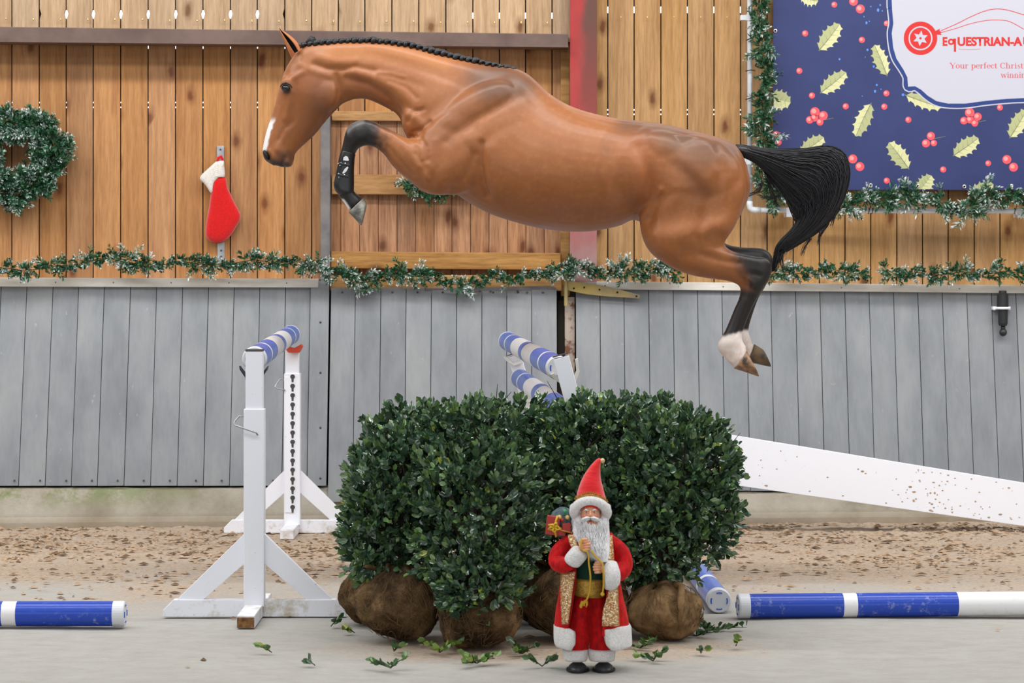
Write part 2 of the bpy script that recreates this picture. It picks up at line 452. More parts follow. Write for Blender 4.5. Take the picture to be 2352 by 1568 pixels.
# cladding behind the planks, with open slits that let the daylight in
def backing(x0, x1, y0, y1, off=-.04):
    mb = MB(); f4 = [W(x0, y0, off), W(x1, y0, off), W(x1, y1, off), W(x0, y1, off)]
    mb.hexa(f4, [p+Vector((0, .03, 0)) for p in f4]); mb.build('outer_cladding', M['backing'], WALL)
backing(620, 1060, 10, 50, -.035); backing(1060, 1320, 10, 28, -.035); backing(-330, 120, 10, 50, -.035); backing(-330, 1320, -330, 22); backing(-330, 1320, 43, 104); backing(-330, 740, 176, 233); backing(-330, 740, 237, 244); backing(-330, 740, 248, 700)
backing(-330, 740, 112, 180, -.035); backing(-330, 300, 100, 120, -.03)
backing(738, 1320, 110, 700)
backing(1320, 3500, -330, 14); backing(1320, 3500, 30, 250); backing(1320, 3500, 254, 260); backing(1320, 3500, 264, 700)
skym = mat('overcast_daylight', K1, 1, 0); skym.node_tree.nodes['Principled BSDF'].inputs['Emission Color'].default_value = (.95, .98, 1, 1); skym.node_tree.nodes['Principled BSDF'].inputs['Emission Strength'].default_value = 1.8
mb = MB(); mb.box((0, 17.4, 3.5), (16, .02, 9)); o = mb.build('daylight_outside', skym); o['kind'] = 'structure'
# screws through the upper planks
mb = MB()
for i, x in enumerate(full[:-1]):
    for yy in (40, 96-54):
        p = W(x+50, 43+random.uniform(-2, 2)+i*.4, .057+.02); mb.ball(p, .0055, 6, 4)
for i, x in enumerate(RS[1:-1]):
    p = W(x+30, 40, .003+.022); mb.ball(p, .005, 6, 4)
mb.build('screw_heads', M['screw_br'], WALL, kind='stuff')

# lower kick boards: lean in towards the arena at their foot
OT, OB = .13, .38
KB = {}
def kick(x0, x1, y0, y1, name='kick_board', parent=WALL, ot=OT, ob=OB, gap=.8, material=None, yfull=1115.):
    a = W(x0+gap, y0, ot); b = W(x1-gap, y0, ot)
    zt = a.z
    xm = (x0+x1)/2
    q = W(xm, y1, ob); zb = q.z
    j = random.uniform(-.002, .002)
    f4 = [a+Vector((0, j, 0)), b+Vector((0, j, 0)), Vector((b.x, b.y-(ob-ot)+j, zb)), Vector((a.x, a.y-(ob-ot)+j, zb))]
    f4[0].z = f4[1].z = zt
    mb = MB(); mb.hexa(f4, [p+Vector((0, .028, 0)) for p in f4])
    return mb.build(name, material or M['grey'], parent)
KL = [3-59.5*k for k in (4, 3, 2, 1)]+[3, 62, 122, 181, 240, 300, 360, 420, 479, 538, 597, 656, 713]
for a, b in zip(KL[:-1], KL[1:]): kick(a, b, 656, 1115)
kick(713, 757, 645, 1115, ot=.14, ob=.39)
KR = [1322, 1378, 1433, 1490, 1546, 1602, 1658, 1714, 1770, 1827, 1883, 1940, 1996, 2052, 2108, 2164, 2220, 2277, 2333, 2390]+[2390+56.5*k for k in range(1, 20)]
for a, b in zip(KR[:-1], KR[1:]): kick(a, b, 662+(a-1322)*.009, 1125+(a-1322)*.004)
mb = MB()
for a in KL[:-1]: mb.ball(W(a+30, 1103, OB+.0), .006, 6, 4)
for yy in (740, 856, 982, 1098):
    mb.ball(W(736, yy, .14+.25*(yy-645)/470), .008, 8, 5)
mb.build('screw_heads', M['screw'], WALL, kind='stuff')
mb = MB(); f4 = [W(-330, 648, .02), W(3500, 660, .02), W(3500, 1130, .2), W(-330, 1112, .2)]
mb.hexa(f4, [p+Vector((0, .02, 0)) for p in f4]); mb.build('kick_wall_backing', M['dark'], WALL)
# concrete plinth
def plinth(x0, x1, yt):
    mb = MB()
    n = 60; vs = []; fs = []
    for i in range(n+1):
        x = x0+(x1-x0)*i/n
        t = W(x, yt, OB-.015); bb = W(x, 1200, OB+.01)
        wob = .004*mn.noise((x*.02, 0, 1)); wob2 = .006*mn.noise((x*.031, 4, 1))
        vs += [Vector((t.x, t.y+.35, t.z)), Vector((t.x, t.y-wob, t.z-.004+wob)), Vector((t.x, t.y-.004+wob, t.z-.01)),
               Vector((bb.x, bb.y+wob2, .06)), Vector((bb.x, bb.y-.02+wob2, .03+wob)), Vector((bb.x, bb.y-.035, -.05))]
        if i:
            b = 6*i
            for k in range(5): fs.append((b-6+k, b-6+k+1, b+k+1, b+k))
    mb.add(vs, fs); mb.build('concrete_plinth', M['concrete'], WALL, smooth=False)
plinth(-330, 762, 1118); plinth(762, 3500, 1128)

# ledge caps
for n, (x0, x1, ya, yb, sl) in enumerate([(-330, 731, 637, 657, .003), (1330, 3500, 646, 664, .009)]):
    mb = MB()
    f4 = [W(x0, ya-(0 if n else 1), .16), W(x1, ya+(x1-x0)*sl, .16), W(x1, yb+(x1-x0)*sl, .16), W(x0, yb, .16)]
    d = [Vector((0, .16, 0))]*4
    mb.hexa(f4, [p+q for p, q in zip(f4, d)])
    o = mb.build('trim_%d' % (n+1), M['ledge'], bevel=.003); o['kind'] = 'structure'
    mb = MB()
    for i in range(8):
        x = x0+60+i*(x1-x0)/8; yy = (ya+yb)/2+(x-x0)*sl; mb.ball(W(x, yy, .161), .004, 6, 4)
    mb.build('screw_heads', M['screw'], o, kind='stuff')

# ------------------------------------------------------------------ hatch door in the middle
DOOR = setting('door_1', W(1020, 900, 0))
DS = [760, 783, 826, 869, 912, 954, 997, 1038, 1081, 1123, 1166, 1208, 1250, 1290]
for a, b in zip(DS[:-1], DS[1:]):
    plank(a, b, 258, 640, .012, .02, M['wood_door'], parent=DOOR, gap=.7)
def batten(x0, x1, y0, y1, off, th, mt='batten', dy=0, parent=DOOR, name='batten'):
    f4 = [W(x0, y0, off+th), W(x1, y0+dy, off+th), W(x1, y1+dy, off+th), W(x0, y1, off+th)]
    mb = MB(); mb.hexa(f4, [p+Vector((0, th, 0)) for p in f4]); return mb.build(name, M[mt], parent, bevel=.004)
batten(762, 1290, 255, 277, .015, .035, dy=3); batten(762, 1290, 400, 446, .015, .05, dy=3)
batten(760, 1288, 577, 616, .015, .07, dy=4)
batten(758, 1290, 632, 668, .015, .085, 'pine_edge', dy=0)
DK = [760, 816.5, 875, 933, 991, 1049, 1107, 1164, 1221, 1279]
for a, b in zip(DK[:-1], DK[1:]): kick(a, b, 661, 1152, parent=DOOR, ot=.135, ob=.40)
mb = MB()
for a in DK[:-1]: mb.ball(W(a+26, 671, .142), .0065, 6, 4)
for p in ((1102, 669), (1127, 669), (1189, 669), (1211, 671), (1247, 671)): mb.ball(W(*p, .150), .006, 6, 4)
mb.build('screw_heads', M['screw'], DOOR, kind='stuff')
mb = MB(); 
poly = [W(x, y, .139) for x, y in [(975, 663), (1262, 656), (1277, 660), (1279, 684), (1254, 684), (1242, 680), (975, 678)]]
mb.prism(poly, (0, .008, 0)); mb.build('hinge_plate', M['steel_post'], DOOR)
# flaking paint streaks on one board
mb = MB()
for pts in ([(939, 694), (942, 700), (945, 752), (943, 768), (941, 752), (938, 728)], [(943, 845), (947, 856), (951, 860), (946, 866), (944, 858)], [(768, 942), (773, 940), (773, 985), (769, 985)]):
    mb.prism([W(x, y, OT+.25*(y-661)/490+.004) for x, y in pts], (0, .002, 0))
mb.build('bare_paint_patch', M['ledge'], DOOR)
# posts either side of the hatch
def post(name, x0, x1, y0, y1, off, th, mt, label, cat='post', ob=None):
    ob = off if ob is None else ob
    f4 = [W(x0, y0, off), W(x1, y0, off), W(x1, y1, ob), W(x0, y1, ob)]
    f4[3].x = f4[0].x; f4[2].x = f4[1].x
    mb = MB(); mb.hexa(f4, [Vector((p.x, f4[0].y+th, p.z)) for p in f4]); o = mb.build(name, M[mt], bevel=.003)
    return tag(o, label, cat)
post('steel_post', 736, 758, 262, 646, .11, .10, 'steel_post', 'narrow grey steel post left of the wooden hatch')
post('steel_post', 1297, 1320, 682, 1190, .10, .12, 'rust', 'rusty flaking steel post right of the grey hatch boards', ob=.30)
mb = MB(); f4 = [W(1281, 690, .09), W(1297, 690, .09), W(1297, 1170, .3), W(1281, 1170, .3)]
mb.hexa(f4, [p+Vector((0, .02, 0)) for p in f4]); mb.build('gap_filler', M['dark'], DOOR)
batten(1288, 1309, 90, 690, .01, .02, 'pine_edge')
# red column
RC = thing('steel_column', 'red painted steel column, faded pink at its foot, behind the horse', 'column', W(1340, 640, .2))
mb = MB(); f4 = [W(1309, -330, .16), W(1371, -330, .16), W(1371, 660, .16), W(1309, 660, .16)]
mb.hexa(f4, [p+Vector((0, .012, 0)) for p in f4]); mb.build('front_flange', M['red'], RC, bevel=.002)
mb = MB(); f4 = [W(1334, -330, .15), W(1346, -330, .15), W(1346, 660, .15), W(1334, 660, .15)]
mb.hexa(f4, [p+Vector((0, .12, 0)) for p in f4]); mb.build('web', M['red'], RC)
# horizontal steel beam
BM = thing('steel_beam', 'long brown horizontal steel beam across the upper plank wall', 'beam', W(600, 85, .1))
mb = MB(); f4 = [W(-330, 57, .20), W(1305, 78, .20), W(1305, 106, .20), W(-330, 90, .20)]
mb.hexa(f4, [p+Vector((0, .14, 0)) for p in f4]); mb.build('web', M['steel_dark'], BM, bevel=.004)
mb = MB(); f4 = [W(-330, 88, .215), W(1305, 104, .215), W(1305, 108.5, .215), W(-330, 93, .215)]
mb.hexa(f4, [p+Vector((0, .17, 0)) for p in f4]); mb.build('lower_flange', M['steel_dark'], BM)

# strap hinge, yellow zinc
SH = thing('strap_hinge', 'yellow zinc strap hinge slanting over the right ledge end', 'hinge', W(1330, 665, .2))
mb = MB(); mb.prism([W(x, y, .185) for x, y in [(1298, 644), (1322, 647), (1380, 655), (1420, 664), (1470, 677), (1468, 685), (1400, 681), (1350, 676), (1310, 668), (1298, 662)]], (0, .006, 0))
mb.build('strap', M['brasszinc'], SH, bevel=.001)
mb = MB()
for p in ((1318, 662), (1342, 660), (1377, 665), (1418, 671), (1462, 680)): mb.ball(W(*p, .187), .006, 8, 4)
mb.build('bolt_heads', M['dark'], SH, kind='stuff')
mb = MB(); mb.tube([W(1300, 640, .19), W(1300, 702, .19)], .012, 10); mb.build('hinge_pin', M['brasszinc'], SH)

# ------------------------------------------------------------------ poles
def pole_obj(A, B, label, mblue='blue', r=.0525, group=None, name='jump_pole'):
    A = Vector(A); B = Vector(B); L = (B-A).length; t = (B-A).normalized()
    T = thing(name, label, 'pole', (A.x, A.y, min(A.z, B.z)-r), group)
    segs = [(.045, .455, 1), (.455, .515, 0), (.515, .955, 1), (.955, L/2-.11, 0), (L/2-.11, L/2+.11, 1)]
    half = segs[:4]
    allsegs = list(segs)+[(L-b, L-a, m) for a, b, m in half[::-1]]
    mb = MB()
    for a, b, m in allsegs:
        if b > a: mb.tube([A+t*a, A+t*b], r, 32, m, cap=False)
    mb.build('painted_pole', [M['pwhite'], M[mblue]], T, smooth=True)
    for P0, s in ((A, 1), (B, -1)):
        mb = MB()
        d = t*s
        mb.tube([P0+d*.05, P0+d*.01, P0+d*.003, P0], [r*1.03, r*1.03, r*1.0, r*.93], 32, 0)
        c = mb.build('end_cap', M['pcap'], T, smooth=False)
        # recessed marks on the cap face
        u = d.cross(Vector((0, 0, 1))).normalized(); v = u.cross(d)
        if s < 0 and 'ground at the left' not in label: continue
        for k in range(4):
            mb = MB(); pts = []
            for q in range(5):
                an = k*PI/2+PI/4-.35+q*.175+.78
                pts.append(P0-d*.0005+(u*math.cos(an)+v*math.sin(an))*r*.68)
            mb.tube(pts, .0035, 5)
            mb.build('cap_slot', M['blue_worn'], c)
    return T
def WP(px, py, D): return P(px, py, D)
# ------------------------------------------------------------------ standards
def standard(cx, D, w, ybase_cross, x0, x1, yfoot, ytop_outer, ytop_inner, label, back=False):
    s = F/D; X = (cx-CX)/s
    Z = lambda y: CAMZ+(HY-y)/s
    T = thing('jump_standard', label, 'jump stand', (X, D, 0))
    H = lambda px: (px-CX)/s
    zb = .075
    mb = MB(); zc0 = 0.0; zc1 = .075
    xa, xb = H(x0), H(x1)
    th = .045
    # base crossbar with chamfered ends
    poly = [Vector((xa, D-th/2, 0)), Vector((xb, D-th/2, 0)), Vector((xb, D-th/2, .03)), Vector((xb-.045, D-th/2, zc1)), Vector((xa+.045, D-th/2, zc1)), Vector((xa, D-th/2, .03))]
    mb.prism(poly, (0, th, 0)); mb.build('base_bar', M['white_dirty'], T, bevel=.003)
    mb = MB(); L = .36
    f0 = D-L; Lb = .12 if D > 13 else L; mb.box((X, D-L/2+Lb/2, .027), (.076, L+Lb, .054))
    o = mb.build('foot', M['white_dirty'], T, bevel=.004)
    
    if D < 12: mb = MB(); mb.box((X, D-L-.001, .024), (.072, .004, .044)); mb.build('bare_end', M['endwood'], o)
    # struts
    hs = .36
    for sx in (-1, 1):
        mb = MB(); hw = .043
        xo = (xa+.06 if sx < 0 else xb-.06)
        zt = hs
        poly = [Vector((X+sx*hw, D-.014, zt-.0)), Vector((xo, D-.014, zc1)), Vector((xo-sx*.115, D-.014, zc1)), Vector((X+sx*hw, D-.014, zt-.13))]
        if sx > 0: poly = poly[::-1]
        mb.prism(poly, (0, .028, 0)); mb.build('strut', M['white'], T, bevel=.002)
    zo = Z(ytop_outer); zi = Z(ytop_inner)
    mb = MB(); mb.box((X, D-.0, (zc1-.03+zo)/2), (w, .075, zo-zc1+.03)); outer = mb.build('outer_post', M['white'], T, bevel=.003)
    mb = MB(); mb.box((X, D, (zo-.05+zi)/2), (w*.84, .058, zi-zo+.05)); inner = mb.build('inner_post', M['white'], T, bevel=.003)
    mb = MB(); mb.box((X, D, zi+.004), (w*.86, .06, .008)); mb.build('post_cap', M['screw'], inner)
    return T, X, D, zo, zi, s
LABF = 'front white jump stand at left, broad flat post on splayed feet'
T1, X1, D1, zo1, zi1, s1_ = standard(585, 10.62, .088, 1414, 376, 796, 1437, 938, 806, LABF)
T2, X2, D2, zo2, zi2, s2_ = standard(672, 14.0, .092, 1216, 515, 829, 1230, 857, 803, 'rear white jump stand with keyhole strip by the grey boards')
# wire pin handles
def pin(T, pts, r=.004):
    mb = MB(); mb.tube(pts, r, 8); mb.build('pin_handle', M['wire'], T, smooth=True)
pin(T1, [P(x, y, 10.62-dd) for x, y, dd in [(562, 957, .02), (550, 955, .02), (540, 966, .02), (537, 972, .03), (541, 977, .05), (588, 993, .05), (592, 999, .045)]])
pin(T2, [P(x, y, 14.0-dd) for x, y, dd in [(655, 871, .03), (643, 870, .03), (636, 880, .03), (632, 887, .04), (637, 892, .045), (655, 896, .045)]])
# keyhole strip
mb = MB(); mb.box((X2-.012, D2-.0395, (0.08+zo2-.02)/2+.02), (.052, .004, zo2-.14)); strip = mb.build('keyhole_strip', M['white'], T2)
for k in range(15):
    py = 868+k*21.4; c = P(672, py, D2-.0425)
    mb = MB(); n = 12
    poly = [c+Vector((.0105*math.cos(a), 0, .0105*math.sin(a)+.008)) for a in [(-60+i*300/11)*PI/180+0 for i in range(12)]]
    poly = [c+Vector((.0135*math.sin(a), 0, .0135*math.cos(a)+.008)) for a in [(-150+i*300/11)*PI/180 for i in range(12)]]
    poly += [c+Vector((.0052, 0, -.024)), c+Vector((-.0052, 0, -.024))]
    mb.prism(poly[::-1], (0, .003, 0)); mb.build('keyhole', M['screw'], strip)
# cups
mb = MB(); c = P(585, 851, D1+.10)
for sx in (-1, 1):
    mb.prism([Vector((c.x+sx*.03, D1+.04, c.z-.02)), Vector((c.x+sx*.03, D1+.04, c.z-.035)), Vector((c.x+sx*.058, D1+.04, c.z+.005)), Vector((c.x+sx*.062, D1+.04, c.z+.022))], (0, .06, 0))
mb.box((c.x, D1+.07, c.z-.03), (.07, .06, .012)); mb.box((c.x, D1+.036, c.z-.01), (.05, .006, .09))
mb.build('jump_cup', M['black_plastic'], T1)
mb = MB(); c = P(676, 795, D2-.07)
mb.prism([Vector((c.x-.055, D2-.11, c.z-.005)), Vector((c.x-.03, D2-.11, c.z-.035)), Vector((c.x+.03, D2-.11, c.z-.035)), Vector((c.x+.05, D2-.11, c.z)), Vector((c.x+.04, D2-.11, c.z+.012)), Vector((c.x, D2-.11, c.z-.01)), Vector((c.x-.045, D2-.11, c.z+.002))], (0, .08, 0))
mb.build('jump_cup', M['red_plastic'], T2)
# the pole across them
zf = 1.119
pole_obj(P(584, 824, 10.69), P(668, 768, 13.92), 'raised blue and white pole resting on the left pair of jump stands', 'blue_worn')
# right hand jump: leaning stands half hidden by the hedge
def leaning(pt, pb, D, w, label, cup, cups):
    # pt / pb: px of post top centre and a second point lower on the axis
    A = P(*pt, D); B = P(*pb, D); t = (B-A).normalized(); L = A.z/-t.z
    foot = A+t*L
    T = thing('jump_standard', label, 'jump stand', (foot.x, D, 0))
    side = Vector((t.z, 0, -t.x)).normalized()
    mb = MB(); rot = Matrix.Rotation(math.atan2(-t.x, -t.z), 3, 'Y')
    top = .42
    c = A+t*(L/2); mb.box(c+Vector((0, 0, .0)), (w, .06, L-.02), rot); mb.build('post', M['white'], T, bevel=.003)
    mb = MB(); mb.box(A+t*.0, (w*1.0, .062, .004), rot); mb.build('post_cap', M['screw'], T)
    mb = MB(); mb.box((foot.x-.1, D, .035), (.74, .05, .07)); mb.build('base_bar', M['white_dirty'], T, bevel=.003)
    mb = MB(); mb.box((foot.x-.1, D, .03), (.074, .6, .06)); mb.build('foot', M['white_dirty'], T, bevel=.003)
    for sx in (-1, 1):
        a = foot-t*.5; b = Vector((foot.x-.1+sx*.3, D, .06))
        d = (b-a); mb = MB(); m_ = (a+b)/2
        ang = math.atan2(d.x, d.z); mb.box(m_, (.06, .028, d.length), Matrix.Rotation(ang, 3, 'Y')); mb.build('strut', M['white'], T)
    for (cxp, cyp) in cups:
        c = P(cxp, cyp, D); mb = MB(); sy = .06 if cup > 0 else -.06
        q = lambda u, v: c+side*u*-1+Vector((0, 0, 0))-t*v
        y0 = D+(.03 if cup > 0 else -.11)
        pts = [q(-.065, .02), q(-.055, -.005), q(-.02, -.045), q(.03, -.045), q(.06, .0), q(.068, .055), q(.056, .055), q(.048, .005), q(.02, -.03), q(-.02, -.03), q(-.05, .022)]
        pts = [Vector((p.x, y0, p.z)) for p in pts]
        mb.prism(pts, (0, .08, 0)); mb.build('jump_cup', M['ledge'], T)
    return T
leaning((1287, 815), (1310, 900), 10.62, .070, 'slanting white jump stand post rising behind the hedge top', 1, [(1301, 862), (1334, 975)])
leaning((1180, 812), (1194, 858), 14.0, .076, 'far slanting white jump stand under the far ends of two poles', -1, [(1183, 818), (1210, 903)])
pole_obj(P(1283, 845, 10.70), P(1166, 783, 13.93), 'upper blue and white pole behind the hedge, highest on the right jump', 'blue_worn')
pole_obj(P(1316, 958, 10.70), P(1194, 868, 13.93), 'lower blue and white pole disappearing down behind the hedge', 'blue_worn')
# ground poles
R = .0525
gz = lambda py, z: (CAMZ-z)*F/(py-HY)
Dl = F/545.; Xl = (288-CX)*Dl/F
pole_obj((Xl, Dl, R), (Xl-3.4, Dl-.03, R), 'blue and white pole on the ground at the left edge')
Dr = 10.55; Xr = (1694-CX)*Dr/F
pole_obj((Xr, Dr, R+.001), (Xr+3.4, Dr+.22, R+.001), 'long blue and white pole on the ground at the right')
De = 10.72; Xe = (1652-CX)*De/F
e = Vector((Xe, De, R)); dirv = Vector((P(1590, 1305, 1).x, 0, 0))
# far point: on ground at px (1590,1300)
q2 = G(1588, 1296, R); d = (q2-e).normalized()
pole_obj(e, e+d*3.0, 'faded blue pole end poking out behind the right of the hedge', 'blue_worn')
# white plank
PT = thing('jump_plank', 'long white painted plank sloping down to the ground at right', 'plank', P(2300, 1216, 14.05))
mb = MB(); DP = 14.1
f4 = [P(1560, 983, DP-.12), P(2560, 1143, DP), P(2560, 1255, DP), P(1560, 1094, DP-.12)]
f4[1].z = max(f4[1].z, .1)
xr = 2352
f4 = [P(1560, 979, DP-.1), P(2420, 1119.5, DP), P(2420, 1217.5, DP), P(1560, 1096, DP-.1)]
mb.hexa(f4, [p+Vector((0, .028, 0)) for p in f4]); board = mb.build('board', M['plank_white'], PT, bevel=.002)
mb = MB()
for p in ((1690, 1012), (1640, 1060)): mb.ball(P(*p, DP-.1), .008, 8, 5)
mb.build('bolt_heads', M['screw'], PT, kind='stuff')
mb = MB()
for k in range(95):
    g = random.gauss(0, 1); x = 2130+g*75 if k < 65 else random.uniform(1740, 2345); t0 = (x-1560)/860
    if x > 2345: continue
    yt = 979+t0*140.5; yb = 1096+t0*121.5; y = random.uniform(yt+8, yb-4)
    s = random.choice([.002, .003, .003, .005]); c = P(x, y, DP-.1+t0*.1-.001)
    mb.ball(c, (s*random.uniform(1, 2.4), .002, s), 6, 4)
mb.build('dirt_flecks', M['chip'], PT, kind='stuff')

# black lamp/torch like fitting on the right kick boards
TR = thing('wall_torch', 'black cylindrical torch clipped to the grey boards at far right', 'torch', W(2303, 720, .2))
def rings(name, pts, mt, par, off=.22, n=20):
    mb = MB(); mb.tube([W(2303+dx, y, off) for y, r, dx in pts], [r for y, r, dx in pts], n); return mb.build(name, mt, par, smooth=False)
rings('head', [(667, .023, 0), (672, .024, 0), (676, .034, 0), (704, .036, 0), (706, .034, 0)], M['black_plastic'], TR)
rings('body', [(703, .031, .6), (742, .029, .6), (748, .024, .6)], M['black_plastic'], TR)
mb = MB(); mb.tube([W(2304, 748, .22), W(2304, 758, .22)], .014, 12); mb.ball(W(2304, 763, .22), .024, 14, 10); mb.build('knob', M['black_plastic'], TR, smooth=True)
mb = MB(); c = W(2303, 707.5, .22)
mb.tube([c+Vector((.040*math.cos(a), .040*math.sin(a), 0)) for a in [i*2*PI/20 for i in range(21)]], .0075, 8)
mb.ball(c+Vector((-.052, -.005, -.002)), .012, 8, 6); mb.box(c+Vector((0, .065, 0)), (.11, .06, .02)); mb.build('clamp', M['white'], TR, smooth=False)
# ------------------------------------------------------------------ horse
DH = 11.8
def catmull(A, m):
    A = np.asarray(A, float); n = len(A); out = []
    for i in range(n-1):
        p0 = A[max(i-1, 0)]; p1 = A[i]; p2 = A[i+1]; p3 = A[min(i+2, n-1)]
        for k in range(m):
            t = k/m
            out.append(.5*((2*p1)+(-p0+p2)*t+(2*p0-5*p1+4*p2-p3)*t*t+(-p0+3*p1-3*p2+p3)*t**3))
    out.append(A[-1]); return np.array(out)
def loft(st, D, N=28, sub=5, cap=True, exp_=2.0):
    # st rows: ax, ay, bx, by (silhouette points, px at distance D), half depth m, depth centre offset m, egg
    S = np.array([list(r)+[0]*(7-len(r)) for r in st], float)
    S = catmull(S, sub)
    rings = []
    for ax, ay, bx, by, hw, dc, egg in S:
        a = P(ax, ay, D); b = P(bx, by, D); c = (a+b)/2; u = (a-b)/2
        ring = []
        for j in range(N):
            th = 2*PI*j/N; cs, sn = math.cos(th), math.sin(th)
            e = 2/exp_
            cu = math.copysign(abs(cs)**e, cs); su = math.copysign(abs(sn)**e, sn)
            wv = hw*(1-egg*cu)
            ring.append(c+u*cu+Vector((0, dc+wv*su, 0)))
        rings.append(ring)
    mb = MB(); vs = [v for r in rings for v in r]; k = len(rings)
    fs = [(i*N+j, i*N+(j+1) % N, (i+1)*N+(j+1) % N, (i+1)*N+j) for i in range(k-1) for j in range(N)]
    if cap:
        c0 = sum(rings[0], Vector())/N; c1 = sum(rings[-1], Vector())/N
        vs += [c0, c1]; a = k*N
        fs += [(a, (j+1) % N, j) for j in range(N)]+[(a+1, (k-1)*N+j, (k-1)*N+(j+1) % N) for j in range(N)]
    mb.add(vs, fs); return mb

def horse_body():
    parts = []
    body = [
     (616,374,648,384,.032), (606,364,668,383,.047), (602.5,350,676,366,.055), (604,336,679,352,.056), (611,304,699,332,.060), (621,274,722,311,.066,0,.0),
     (630,247,744,284,.076,0,-.05), (638,216,763,262,.090,0,-.05), (645,188,775,250,.100,0,-.02), (656,158,780,244,.100,0,.0), (676,126,785,240,.092), (702,104,792,236,.082,0,.05),
     (740,98,804,231,.078,0,.12), (780,96,821,227,.080,0,.2), (830,94,842,228,.084,0,.3), (880,97,864,236,.090,0,.35), (942,105,890,249,.098,0,.38), (1006,122,912,263,.112,0,.38),
     (1070,138,926,290,.135,0,.35), (1128,150,940,330,.165,0,.35), (1176,155,975,385,.20,0,.35), (1214,171,1040,440,.235,0,.3), (1262,214,1110,484,.262,0,.2),
     (1300,238,1182,510,.285,0,.1), (1347,256,1260,527.5,.300,0,.02), (1418,272,1345,532,.300), (1491,279.5,1418,520,.285), (1540,288,1455,505,.272), (1590,300,1490,520,.272,0,-.0),
     (1638,312,1540,540,.262,0,.0), (1682,328,1600,560,.235), (1702,350,1655,548,.185), (1714,378,1690,512,.13), (1721,405,1714,466,.075), (1723,425,1722,440,.03)]
    parts.append(loft(body, DH, 40))
    # ---- near foreleg then far foreleg
    fore = lambda yo, sg: [
     (1075,225,1130,330,.05,yo), (1010,262,1090,425,.085,yo), (975,300,1040,444,.098,yo), (950,317,1006,449,.098,yo), (929,314,972,440,.090,yo), (905,303,937,413,.080,yo), (884,292,904,384,.068,yo),
     (864,282,884,357,.058,yo), (848,276,864,340,.053,yo), (830,275,845,334,.052,yo), (811,281,832,337,.052,yo), (796,296,824,341,.050,yo), (790,316,820,345,.044,yo), (784,343,816,355,.036,yo), (779,368,812,372,.033,yo),
     (776,398,810,400,.032,yo), (773,420,811,420,.034,yo), (772,437,813,436,.037,yo), (779,452,817,445,.034,yo), (790,466,825,450,.032,yo), (802,485,833,458,.036,yo)]
    parts.append(loft(fore(-.155, 1), DH-.155+.155, 24) if False else loft([(a, b, c, d, e, 0) for a, b, c, d, e, f in fore(0, 1)], DH-.155, 24))
    parts.append(loft([(a+4, b+1, c-2, d-4, e*.98, 0) for a, b, c, d, e, f in fore(0, 1)], DH+.155, 24))
    # ---- near hind
    hind = [
     (1500,300,1650,320,.06), (1474,380,1700,370,.11), (1468,460,1716,430,.135), (1470,515,1706,480,.135), (1477,552,1688,520,.125), (1496,583,1668,550,.110), (1530,608,1664,560,.092), (1565,625,1672,570,.078),
     (1600,635,1688,578,.066), (1638,641,1708,583,.056), (1668,645,1735,588,.050), (1690,652,1757,591,.046), (1699,660,1768,598,.044), (1700,668,1773,612,.043), (1698,680,1770,636,.041), (1694,692,1757,658,.037),
     (1686,709,1741,684,.033), (1677,731,1728,708,.031), (1667,755,1716,736,.031), (1656,775,1706,764,.035), (1647,789,1705,777,.041), (1650,805,1710,789,.039), (1664,823,1716,799,.036), (1682,840,1714,806,.039), (1690,848,1714,812,.040)]
    parts.append(loft([(a, b, c, d, e, .03 if i < 4 else 0) for i, (a, b, c, d, e) in enumerate(hind)], DH-.165, 26))
    far = [
     (1500,300,1650,320,.06), (1474,380,1690,370,.11), (1476,460,1700,430,.135), (1480,510,1700,480,.135), (1486,545,1682,520,.125), (1506,573,1662,545,.110), (1540,598,1660,553,.092), (1590,625,1672,561,.072),
     (1638,634,1700,567,.058), (1672,640,1732,568,.050), (1692,646,1755,571,.046), (1703,652,1769,580,.044), (1706,664,1776,596,.043), (1704,678,1774,622,.041), (1700,692,1760,655,.036), (1694,706,1745,680,.033),
     (1686,730,1731,716,.031), (1681,752,1721,750,.031), (1678,768,1720,764,.035), (1682,784,1724,774,.038), (1692,800,1726,784,.036), (1704,815,1730,790,.036), (1718,829,1733,796,.038)]
    parts.append(loft(far, DH+.165, 26))
    # shoulder + breast + haunch masses (soft ellipsoids, both sides)
    mb = MB()
    def ell(px, py, D, rx, ry, rz, ang=0):
        mb.ball(P(px, py, D), (rx, ry, rz), 24, 16, rot=Matrix.Rotation(ang, 3, 'Y'))
    for sg in (-1, 1):
        D = DH+sg*.13
        ell(1068, 290, DH+sg*.115, .30, .098, .15, math.radians(-38))   # scapula / shoulder
        ell(1060, 375, DH+sg*.15, .18, .095, .135, math.radians(-35))     # triceps
        ell(962, 290, DH+sg*.075, .10, .085, .075, math.radians(60))  # breast
        ell(1600, 410, DH+sg*.13, .22, .155, .21, 0)
        ell(1510, 360, DH+sg*.135, .17, .125, .13, 0)
        ell(748, 218, DH+sg*.05, .075, .052, .085, 0.3)  # cheek
        ell(657, 196, DH+sg*.075, .032, .028, .034, 0)
    parts.append(mb)
    big = MB()
    for p in parts:
        big.add(p.v, p.f)
    return big

